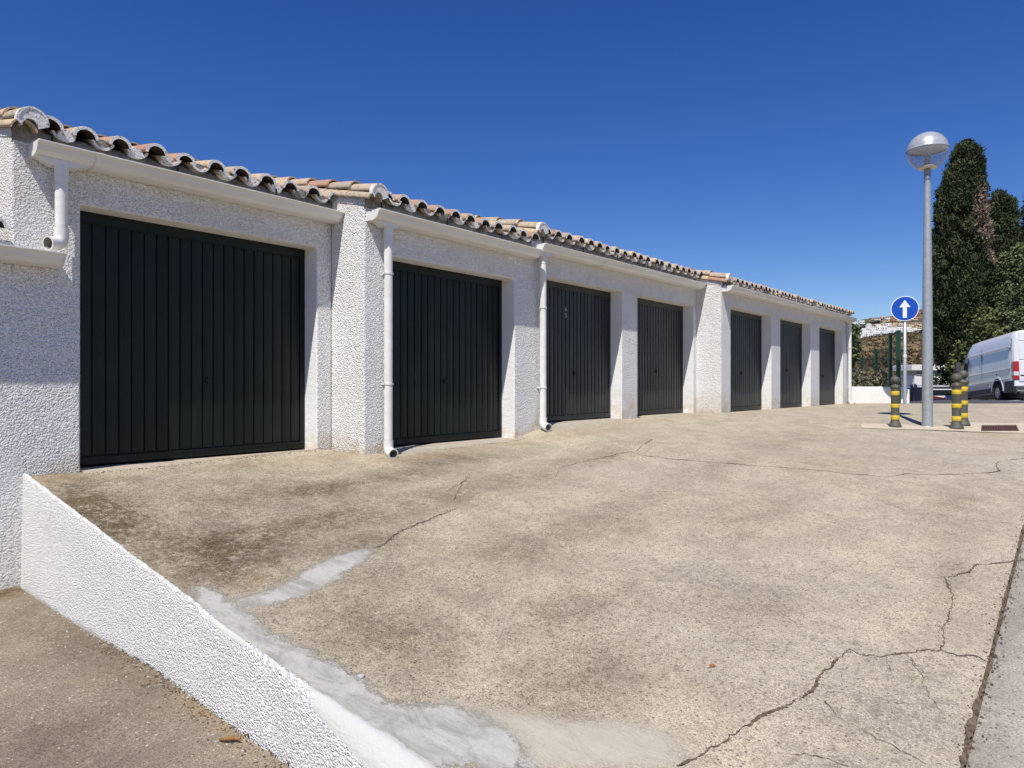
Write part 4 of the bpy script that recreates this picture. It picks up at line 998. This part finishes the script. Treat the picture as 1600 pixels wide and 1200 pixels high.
M_HW = simple('white_house_wall', (.78,.77,.74), .8, .05); M_HC = simple('cream_house_wall', (.62,.50,.34), .8, .08); M_HT = simple('terracotta_house_wall', (.42,.21,.13), .8, .1)
M_WIN = simple('dark_house_window', (.07,.075,.085), .4, .1); M_ROOFT = simple('terracotta_roof', (.36,.18,.11), .9, .15, 3)
def house(px, yb, D, wpx, hpx, mat, label, group, roofm=None, seed=0, stories=2):
    r_ = random.Random(seed); s = D/1111.; w_ = wpx*s; h = hpx*s; p = at(px, yb, D)
    o = thing('house', label, 'house', (p.x, p.y, p.z), group, local=True, rotz=PHI-R(90)+r_.uniform(-.12,.12))
    mb = MB(); mb.box(-w_/2, w_/2, 0, w_*.7, -3.5, h); mb.box(-w_/2+w_*.1, w_/2-w_*.15, .5, w_*.7, h, h+.12*h)
    mb.box(-w_/2-.1, w_/2+.1, -.7, 0, -.25+h*.48, h*.5+.15)     # balcony slab
    obj('wall', mb, [mat], o)
    nb = max(2, int(w_/3.2))
    for st in range(stories):
        z0 = h*(st+.18)/stories; z1 = h*(st+.72)/stories
        for k in range(nb):
            a = -w_/2+w_*(k+.2)/nb; b = -w_/2+w_*(k+.8-.25*r_.random())/nb; mb = MB(); mb.box(a, b, -.04, .3, z0, z1); obj('window', mb, [M_WIN], o)
    mb = MB(); e = .25
    if roofm:
        mb.add([(-w_/2-e,-e,h*1.0),(w_/2+e,-e,h),(w_/2+e,w_*.7,h),(-w_/2-e,w_*.7,h),(-w_/2+.2,w_*.35,h*1.28),(w_/2-.2,w_*.35,h*1.28)], [(0,1,5,4),(2,3,4,5),(0,4,3),(1,2,5)]); obj('roof', mb, [roofm], o)
    else:
        mb.box(-w_/2-.05, w_/2+.05, -.06, .12, h, h+.45); obj('parapet', mb, [mat], o)
    return o
r_ = random.Random(12)
def row(px0, px1, yb0, yb1, D, w, h, mats, label, group, roof=None, seed=0):
    px = px0; k = 0
    while px < px1:
        u = (px-px0)/(px1-px0); hh = h*r_.uniform(.8,1.25); ww = w*r_.uniform(.85,1.3)
        m = mats[k % len(mats)]; house(px, yb0+(yb1-yb0)*u+r_.uniform(-.8,.8), D+r_.uniform(-6,6), ww, hh, m, label.split(', ')[0]+', '+ORD[k]+' from the left '+label.split(', ')[1], group, roof if (roof and r_.random() < .6) else None, seed*100+k); px += ww*1.02; k += 1
row(1346,1366,530,526,266,5.2,5.5,[M_HW],'white terraced house, in the lowest row of the hillside town','white houses in the lowest row',seed=1)
row(1343,1366,525,521,276,5.5,5.5,[M_HW],'white house, in the short second row up the hill','white houses left in the second row',seed=2)
row(1350,1422,519.5,517.5,286,6.5,6,[M_HW],'white house, in the long row of the hillside town','white houses in the long row',seed=3)
row(1368,1436,523,520,274,6.0,4.5,[M_HW],'white house, just above the brown slope by the sign post','white houses above the brown slope',seed=4)
row(1358,1400,513,512,330,7,5,[M_HW,M_HC],'pale house, in the row above the long white one','cream houses above the white row',M_ROOFT,seed=5)
row(1385,1448,512,509,350,6,5,[M_HC,M_HW,M_HC],'cream house, in the row beside the round blue sign','cream houses beside the sign',M_ROOFT,seed=6)
row(1382,1446,505,502,420,6.5,5,[M_HC,M_HC,M_HT],'tan house, midway up the far slope','tan houses on the far slope',M_ROOFT,seed=7)
row(1364,1446,501,497,520,7,4,[M_HC,M_HW],'pale house, high up near the ridge','pale houses near the ridge',M_ROOFT,seed=8)
row(1329,1352,510,508,430,6,6,[M_HW],'white house, in the isolated row next to the garages','white houses next to the garage roof end',seed=9)
row(1424,1450,517,515,300,7,8,[M_HC],'large cream block, between the sign and the lamp post','cream blocks between sign and lamp post',M_ROOFT,seed=10)
row(1436,1450,494,490,480,6,7,[M_HT],'terracotta house, at the hilltop beside the lamp post','terracotta houses at the hilltop',M_ROOFT,seed=11)
# dark trees among the houses
g = np.random.default_rng(21); k = 0
for (pa, pb, ya, yb, D, n, where) in ((1330,1352,516,512,330,9,'below the isolated white houses'),(1350,1372,509,503,430,8,'above the cream houses'),(1372,1386,508,505,415,5,'beside the tan houses'),(1396,1412,523,524,268,5,'at the foot of the town'),(1392,1398,516,515,300,2,'inside the long white row')):
    for q in range(n):
        px = pa+(pb-pa)*(q+.5)/n+g.uniform(-1,1); y = ya+(yb-ya)*q/n+g.uniform(-1.2,1.2); p = at(px, y+3, D); s = D/1111.
        P, T = clumps([np.array((g.uniform(-1,1)*s, g.uniform(-1,1)*s, (1.5+g.uniform(0,2.4))*s)) for _ in range(6)], [1.7*s]*6, 40/(s*s), g, 1.)
        root = thing('tree', 'dark round tree, '+ORD[q]+' from the left, '+where, 'tree', p, 'trees among the hillside houses', local=True)
        leaf_mesh('crown', P, .9*s, T, [M_CYP], root, None, 50+k); k += 1
        mb = MB(); mb.tube((0,0,-3),(0,0,2*s),.3,.2,6); obj('trunk', mb, [M_BARK], root)

# ------------------------------------------------------------------ white kiosk, bin, cars, van
kp = at(1452, 603, 44.); kz = -1.9
ks = thing('kiosk', 'small white flat-roofed kiosk partly hidden by the street lamp pole', 'kiosk', (kp.x, kp.y, kz), local=True, rotz=PHI-R(90))
mb = MB(); s = 44/1111.; mb.box(-23*s+.0, 30*s, 0, 2.2, -.3, (603-586)*s-kz); obj('wall', mb, [M_WHITE], ks, .02)
mb = MB(); zt = (603-570)*s-kz; zc = (603-579)*s-kz; mb.box(-30*s, 33*s, -.20, 2.4, zc, zt); obj('roof', mb, [M_WHITE], ks, .02)
mb = MB(); mb.box(-21*s, 29*s, -.04, 2.1, (603-586)*s-kz, zc); obj('recess_shade_band', mb, [simple('shaded_grey_render', (.50,.49,.50), .8)], ks)  # grey band below the roof, its colour painting the recess shadow
mb = MB(); mb.box(-14*s, -4*s, -.02, .1, .3, 1.5); obj('door', mb, [simple('pale_grey_door', (.45,.46,.47), .6)], ks)
bp = at(1436, 629, 26.5); bz = GM(bp.x, bp.y) if bp.x < 100 else -1
s = 26.5/1111.; bz = (603-640)*s
bn = thing('waste_bin', 'dark wheeled waste bin standing left of the lamp post', 'bin', (bp.x, bp.y, bz), local=True, rotz=PHI-R(80))
mb = MB(); w_ = 6.2*s; h = (640-607)*s
mb.add([(-w_*.82,-w_*.7,.1),(w_*.82,-w_*.7,.1),(w_*.82,w_*.7,.1),(-w_*.82,w_*.7,.1),(-w_,-w_,h),(w_,-w_,h),(w_,w_,h),(-w_,w_,h)], [(0,3,2,1),(4,5,6,7),(0,1,5,4),(1,2,6,5),(2,3,7,6),(3,0,4,7)])
obj('body', mb, [simple('dark_blue_plastic', (.018,.022,.04), .5)], bn, .015)
mb = MB(); mb.box(-w_*1.06, w_*1.06, -w_*1.1, w_*1.06, h, h+.05); mb.box(-w_*.8, w_*.8, w_*1.0, w_*1.2, h-.03, h+.03); obj('lid', mb, [simple('dark_lid', (.03,.034,.05), .5)], bn, .012)
for sx2 in (-1,1):
    mb = MB(); mb.tube((sx2*w_*.75, w_*.6, .1), (sx2*w_*.9, w_*.6, .1), .1, .1, 14); obj('wheel', mb, [M_LOCK], bn)
for k, px in enumerate((1424.5, 1430.5)):
    p = at(px, 603, 27.5); mb = MB(); mb.lathe([(.0,-1.6),(.055,-1.6),(.055,.02),(.03,.08),(0,.09)], (0,0,0), 10)
    o = obj('gate_post', mb, [M_LOCK]); o.location = (p.x, p.y, 0)
    tag(o, ('black metal post nearest the blue sign' if k == 0 else 'black metal post nearest the waste bin'), 'post', 'black posts by the kiosk')

def loft(mb, secs, m=0, caps=True, matf=None):
    n = len(secs[0]); V = [p for s_ in secs for p in s_]; F = []
    base = len(mb.v); mb.v += [tuple(p) for p in V]
    for i in range(len(secs)-1):
        for k in range(n):
            f = (base+i*n+k, base+i*n+(k+1)%n, base+(i+1)*n+(k+1)%n, base+(i+1)*n+k)
            mb.f.append(f); mb.m.append(matf(i, k) if matf else m); mb.sm.append(True); mb.t.append(.5)
    if caps:
        for q, rev in ((0,True),(len(secs)-1,False)):
            f = tuple(base+q*n+k for k in range(n)); mb.f.append(tuple(reversed(f)) if rev else f); mb.m.append(m); mb.sm.append(False); mb.t.append(.5)
def paint(name, c, rough=.3):
    t = NT(name, rough, .5); t.col(t.mix(t.noise(2.5, 4), [x*.93 for x in c], c)); t.b.inputs['Coat Weight'].default_value = .5; t.b.inputs['Coat Roughness'].default_value = .08; return t.m
M_VAN = paint('white_van_paint', (.74,.75,.76)); M_SIL = paint('silver_car_paint', (.50,.51,.53)); M_REDC = paint('dark_red_car_paint', (.16,.015,.02))
M_GLASS = simple('dark_car_glass', (.012,.014,.018), .08, .1, 3, .6); M_TRIM = simple('grey_bumper_plastic', (.055,.058,.062), .6, .15, 10); M_TYRE = simple('black_tyre', (.012,.012,.012), .85, .2, 20)
M_RED = simple('red_lamp_lens', (.42,.01,.012), .2, .1, 5, .6); M_LENS = simple('clear_lamp_lens', (.62,.60,.60), .2, .1, 5, .6); M_RIMM = simple('grey_wheel_rim', (.28,.28,.29), .4, .1, 5, .5, .5)
def wheel(mb_parent, x, y, r, side, wdt=.22):
    mb = MB(); mb.tube((x, y-side*wdt, r), (x, y, r), r, r, 28, 0); mb.tube((x, y, r), (x, y+side*.015, r), r*.95, r*.86, 28, 0)
    wobj = obj('wheel', mb, [M_TYRE], mb_parent)
    mb = MB(); mb.tube((x, y, r), (x, y+side*.022, r), r*.62, r*.56, 20); mb.tube((x, y+side*.02, r), (x, y+side*.035, r), r*.16, r*.14, 12); obj('rim', mb, [M_RIMM], wobj)
def section(x, w_, zb, zt, tum=.06, sh=.20):
    """closed ring of a panel-van cross-section"""
    pts = [(-w_*.93,zb),(-w_,zb+.10),(-w_,zb+.45),(-w_+.005,1.15 if zt > 1.5 else zb+.6*(zt-zb)),(-w_+tum*.5,zt-.55 if zt > 1.9 else zb+.8*(zt-zb)),(-w_+tum+.05,zt-sh if zt > 1.9 else zt-.12*(zt-zb)),(-w_*.80,zt-.05),(-w_*.45,zt)]
    pts += [(-a, b) for a, b in pts[::-1]]
    return [(x, a, b) for a, b in pts]
vp = at(1585.5, 603, 24.6); VH = PHI-R(13)
van = thing('parked_van', 'large white high-roof panel van parked nose downhill at the right edge', 'van', (vp.x, vp.y, 0), local=True)
HW = 1.0; off = Vector((math.sin(VH), -math.cos(VH), 0))*HW     # the rear left corner is the one seen
van.location = (vp.x+off.x, vp.y+off.y, (603-626.5)*24.6/1111.)
van.rotation_euler = (0, R(3.9), VH); van.scale = (.93, 1, 1)
mb = MB(); zb = .34
secs = [section(.0, HW-.03, zb+.10, 2.44), section(.03, HW, zb+.05, 2.50), section(.5, HW, zb, 2.52), section(2.2, HW, zb, 2.52), section(3.6, HW, zb, 2.52), section(4.25, HW-.005, zb, 2.50), section(4.55, HW-.01, zb, 2.36), section(5.0, HW-.02, zb, 1.86), section(5.25, HW-.03, zb, 1.42), section(5.75, HW-.10, zb, 1.16), section(5.98, HW-.25, zb+.1, .85)]
loft(mb, secs); obj('body', mb, [M_VAN], van, 0)
for (z0, z1, x0, x1, d, m) in ((1.89,1.94,.25,4.2,.012,M_VAN),(1.15,1.178,.25,4.9,.014,M_VAN),(.80,.822,.25,4.9,.012,M_VAN)):
    mb = MB(); mb.box(x0, x1, HW-.02-(.03 if z0 > 1.9 else 0), HW+d-(.035 if z0 > 1.9 else 0), z0, z1); obj('side_moulding', mb, [m], van, .006)
mb = MB(); mb.box(2.85, 2.858, HW-.04, HW+.001, .6, 2.1); mb.box(4.2, 4.208, HW-.04, HW+.001, .6, 2.0); mb.box(.19, .197, HW-.05, HW-.01, 1.05, 2.2); obj('panel_gap', mb, [simple('panel_gap_grey', (.20,.20,.21), .7)], van)
mb = MB(); mb.box(.02, 1.0-.20, HW-.02, HW+.010, .30, .72); mb.box(1.7, 4.75, HW-.02, HW+.008, .38, .56); obj('side_cladding_sill_shade', mb, [M_TRIM], van, .01)  # rear cladding, plus a dark strip that paints the shadow along the sill
mb = MB(); mb.box(-.10, .06, -HW+.02, HW-.005, .24, .52); mb.box(-.16, .0, -HW+.10, HW-.10, .24, .34); obj('rear_bumper', mb, [M_TRIM], van, .02)
mb = MB(); mb.box(-.165, -.09, -HW+.04, HW-.03, .335, .355); obj('bumper_step', mb, [simple('light_step', (.45,.45,.45), .5)], van)
mb = MB()
for sgn in (1,-1):
    mb2 = MB(); y0, y1 = sgn*(HW-.16), sgn*(HW+.008)
    a, b = min(y0,y1), max(y0,y1)
    mb2.box(-.035, .17, a, b, .74, 1.38); L = obj('tail_light', mb2, [M_RED], van, .02)
    mb2 = MB(); mb2.box(-.045, .14, a+.02, b+.006 if sgn > 0 else b-.02, .88, 1.02); obj('reversing_light', mb2, [M_LENS], L, .01)
for sgn in (1,-1):
    a, b = sorted((sgn*.02, sgn*(HW-.17))); mb = MB(); mb.box(-.016, .0, a, b, .66, 1.40); mb.box(-.016, .0, a, b, 1.44, 2.06); mb.box(-.014, .02, a, b, 2.10, 2.38)
    dr = obj('rear_door', mb, [M_VAN], van, .012)
    mb = MB(); mb.box(-.022, -.01, a+.08, b-.02, .86, .91); obj('handle', mb, [M_TRIM], dr)
mb = MB(); mb.box(-.026, -.015, .34, .84, .68, .80); obj('number_plate', mb, [simple('plate_white', (.62,.65,.72), .4)], van)
mb = MB()
mb.tube((3.05, HW-.01, 1.52), (3.05, HW-.01, 1.521), .01, .01, 6)
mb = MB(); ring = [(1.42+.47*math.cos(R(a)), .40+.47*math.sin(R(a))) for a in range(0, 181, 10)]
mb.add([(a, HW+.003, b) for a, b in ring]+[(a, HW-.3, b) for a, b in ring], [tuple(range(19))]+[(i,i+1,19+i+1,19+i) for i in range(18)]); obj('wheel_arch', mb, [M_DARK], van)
mb = MB(); r2 = [(1.42+.53*math.cos(R(a)), .40+.53*math.sin(R(a))) for a in range(0, 181, 10)]
mb.add([(a, HW+.014, b) for a, b in ring]+[(a, HW+.014, b) for a, b in r2]+[(a, HW-.02, b) for a, b in r2], [(i,i+1,19+i+1,19+i) for i in range(18)]+[(19+i,19+i+1,38+i+1,38+i) for i in range(18)]); obj('arch_lip', mb, [M_VAN], van)
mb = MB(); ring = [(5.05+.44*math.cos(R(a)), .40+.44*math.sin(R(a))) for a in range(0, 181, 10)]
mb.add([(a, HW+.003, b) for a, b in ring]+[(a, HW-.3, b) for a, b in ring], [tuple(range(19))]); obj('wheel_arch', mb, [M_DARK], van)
for x in (1.42, 5.05):
    for sgn in (1,-1): wheel(van, x, sgn*(HW-.005), .345, sgn)
mb = MB(); mb.add([(4.33,HW-.040,1.98),(4.30,HW+.003,1.36),(4.98,HW+.003,1.36),(4.72,HW-.03,1.80),(4.55,HW-.045,1.98)], [(0,1,2,3,4)]); obj('side_window', mb, [M_GLASS], van)
mb = MB(); mb.add([(4.52,-.84,2.33),(4.52,.84,2.33),(5.24,.90,1.45),(5.24,-.90,1.45)], [(0,1,2,3)]); o = obj('windscreen', mb, [M_GLASS], van); o.location = (.03,0,.03)
mb = MB(); mb.box(4.78, 4.98, HW+.06, HW+.26, 1.40, 1.78); mb.box(4.85, 4.93, HW-.02, HW+.08, 1.44, 1.50); obj('wing_mirror', mb, [M_TRIM], van, .03)
mb = MB(); mb.box(2.15, 2.33, HW-.0, HW+.010, .60, .80); fc = obj('fuel_flap', mb, [M_VAN], van, .008)
mb = MB(); mb.tube((2.25, HW+.010, .70), (2.25, HW+.014, .70), .06, .06, 16); mb.box(2.20,2.235,HW+.009,HW+.0145,.62,.70); obj('sticker', mb, [M_LOCK], fc)
mb = MB(); mb.tube((1.45,HW-.0,1.02),(1.45,HW+.012,1.02),.035,.03,14); obj('locking_knob', mb, [M_TRIM], van)

def car(name, label, loc, rz, mat, group=None, tilt=0):
    o = thing(name, label, 'car', loc, group, local=True, rotz=rz); o.rotation_euler = (0, tilt, rz)
    def sec(x, w_, zb, zt, rw):
        pts = [(-w_*.9,zb),(-w_,zb+.12),(-w_,zb+.4),(-w_+.03,min(zt,.88)),(-w_+.05,min(zt,.94)),(-rw,max(min(zt,1.38),.95 if zt > .95 else zt)),(-rw*.6,zt)]
        pts += [(-a, b) for a, b in pts[::-1]]; return [(x, a, b) for a, b in pts]
    mb = MB(); loft(mb, [sec(0,.78,.35,.80,.60), sec(.06,.86,.26,.95,.70), sec(.35,.88,.22,1.26,.66), sec(.75,.885,.20,1.43,.62), sec(1.9,.885,.20,1.46,.62), sec(2.55,.885,.20,1.36,.60), sec(3.15,.88,.20,.98,.66), sec(3.9,.83,.22,.82,.6), sec(4.15,.68,.35,.62,.5)])
    obj('body', mb, [mat], o)
    mb = MB(); mb.add([(.075,-.66,.98),(.075,.66,.98),(.52,.56,1.34),(.52,-.56,1.34)], [(0,3,2,1)]); g_ = obj('rear_window', mb, [M_GLASS], o); g_.location = (-.035,0,.02)
    mb = MB(); mb.add([(2.60,-.56,1.36),(2.60,.56,1.36),(3.18,.64,1.0),(3.18,-.64,1.0)], [(0,1,2,3)]); g_ = obj('windscreen', mb, [M_GLASS], o); g_.location = (.02,0,.03)
    for sgn in (1,-1):
        mb = MB(); mb.add([(.55,sgn*.70,1.32),(.42,sgn*.872,.98),(3.0,sgn*.872,.98),(2.50,sgn*.68,1.32)], [(0,1,2,3)]); g_ = obj('side_window', mb, [M_GLASS], o); g_.location = (0, sgn*.012, .005)
        a, b = sorted((sgn*.52, sgn*.865)); mb = MB(); mb.box(-.005, .16, a, b, .74, .90); obj('tail_light', mb, [M_RED], o, .02)
        for x in (.75, 3.3): wheel(o, x, sgn*.87, .30, sgn, .18)
    mb = MB(); mb.box(-.04, .10, -.80, .80, .30, .52); obj('rear_bumper', mb, [mat], o, .04)
    mb = MB(); mb.box(-.02, .01, -.25, .25, .58, .68); obj('number_plate', mb, [simple('car_plate', (.6,.6,.6), .4)], o)
    return o
cp = at(1470, 603, 32.); car('parked_car', 'silver hatchback below the crest between the lamp post and the bollards', (cp.x, cp.y, (603-601)*32/1111.-1.46), PHI-R(14), M_SIL, 'cars parked below the crest')
cp = at(1456, 603, 28.5); car('parked_car', 'dark red car whose roof just shows over the crest behind the lamp post', (cp.x, cp.y, (603-619)*28.5/1111.-1.46), PHI-R(20), M_REDC, 'cars parked below the crest')

# ------------------------------------------------------------------ litter and stones
M_STONE = simple('pale_stone', (.50,.48,.44), .9, .2, 30, .2, 0, .004, 60); M_BROWN = simple('dry_leaf', (.30,.15,.05), .8, .3, 30); M_SOIL = simple('brown_soil', (.11,.075,.05), 1, .3, 20)
def stone(name, x, y, r, fn, m, label, cat, group=None):
    g = random.Random(int(x*999)); me = bpy.data.meshes.new(name); bm = bmesh.new(); bmesh.ops.create_icosphere(bm, subdivisions=2, radius=r)
    for v in bm.verts: v.co *= 1+.25*mnoise.noise(v.co/r*1.3+Vector((x*7,y*3,0))); v.co.z *= .62
    bm.to_mesh(me); bm.free(); me.materials.append(m); o = bpy.data.objects.new(name, me); C.objects.link(o)
    o.location = (x, y, float(fn(x, y))+r*.35); o.rotation_euler.z = g.random()*6; tag(o, label, cat, group); return o
stone('stone', 2.02, 2.48, .016, GM, M_STONE, 'small pale stone lying alone on the grey cement patch', 'stone')
stone('stone', 3.23, 1.38, .013, GM, simple('brick_red', (.36,.12,.07), .9), 'small brick-red chip lying on the open concrete', 'stone')
o = stone('stone', 1.62, 2.72, .022, z_low, simple('grey_pebble', (.22,.22,.22), .9, .3, 60), 'dark grey pebble at the foot of the white retaining wall', 'stone')
rs_ = random.Random(8)
mb = MB()
def bits(mb, n, fx, fn, r0, r1, m):
    for _ in range(n):
        x, y = fx(); r = rs_.uniform(r0, r1); z = float(fn(x, y)); a = rs_.random()*6.28; q = []
        for k in range(5): q.append((x+r*math.cos(a+k*1.256)*rs_.uniform(.6,1.2), y+r*math.sin(a+k*1.256)*rs_.uniform(.5,1.1), z-.001))
        top = (x+rs_.uniform(-.3,.3)*r, y, z+r*rs_.uniform(.5,1.0)); mb.add(q+[top], [(k,(k+1)%5,5) for k in range(5)], m)
bits(mb, 900, lambda: (1.8+rs_.random()**1.5*9, rs_.uniform(.4,5.2)), z_fore, .0025, .0065, 0)
bits(mb, 500, lambda: (1.77-abs(rs_.gauss(0,.06)), 1.9+rs_.random()*2.6), z_low, .003, .010, 1)
bits(mb, 300, lambda: (1.75-rs_.random()**2*1.6, rs_.uniform(2.,5.8)), z_low, .003, .008, 0)
bits(mb, 700, lambda: (1.9+rs_.random()**1.4*6, .365+rs_.gauss(0,.022)), z_fore, .003, .009, 1)
bits(mb, 260, lambda: (2.2+rs_.random()*2.2, 5.92+rs_.gauss(0,.02)), z_fore, .003, .008, 1)
for key in ('C3', 'C4', 'C1'):
    P_ = [Vector(q) for q in CRACKS[key]]
    def on_crack():
        i = rs_.randrange(len(P_)-1); q = P_[i].lerp(P_[i+1], rs_.random()); return (q.x+rs_.gauss(0,.012), q.y+rs_.gauss(0,.012))
    bits(mb, 260, on_crack, z_fore, .002, .006, 1); bits(mb, 60, on_crack, z_fore, .003, .007, 0)
o = obj('grit', mb, [M_STONE, M_SOIL]); o['kind'] = 'stuff'; o['label'] = 'loose grit and soil crumbs on the concrete'; o['category'] = 'grit'
def twig(x, y, l, a, label, m, r=.004):
    z = float(zlow(x, y))+r+.004; d = Vector((math.cos(a), math.sin(a), .05)); mb = MB()
    mb.path([Vector((x,y,z)), Vector((x,y,z))+d*l*.4+Vector((0,0,.006)), Vector((x,y,z))+d*l*.75+Vector((.006,.003,.004)), Vector((x,y,z))+d*l], [r, r*1.6, r*1.2, r*.4], 6)
    tag(obj('twig', mb, [m]), label, 'twig')
twig(1.66, 3.02, .10, -1.05, 'orange-brown dry pod lying against the foot of the retaining wall', M_BROWN, .007)
twig(1.58, 2.55, .09, .3, 'thin curled brown twig near the bottom of the retaining wall', M_BROWN, .003)
for k, (x, y, lab) in enumerate(((1.55,2.60,'pale dry leaf beside the dark grey pebble'),(1.50,2.45,'small brown leaf lowest on the driveway'),(7.9,4.16,'tiny dark leaf standing in the crack before the middle garage'),(12.1,4.4,'small dead leaf by the step between the middle and far garages'))):
    fn = z_low if x < 1.79 else z_fore; z = float(fn(x, y)); mb = MB(); s = .022; a = k*1.3
    V = [Vector((-s,0,.004)), Vector((-.3*s,.45*s,.010)), Vector((s,0,.006)), Vector((-.3*s,-.45*s,.012)), Vector((0,0,.002))]
    mt = Matrix.Rotation(a, 3, 'Z'); mb.add([mt@v+Vector((x,y,z)) for v in V], [(0,4,1),(1,4,2),(2,4,3),(3,4,0)]); tag(obj('dry_leaf', mb, [M_BROWN]), lab, 'leaf')

for o in bpy.data.objects:
    if o.get('_local') is not None: del o['_local']
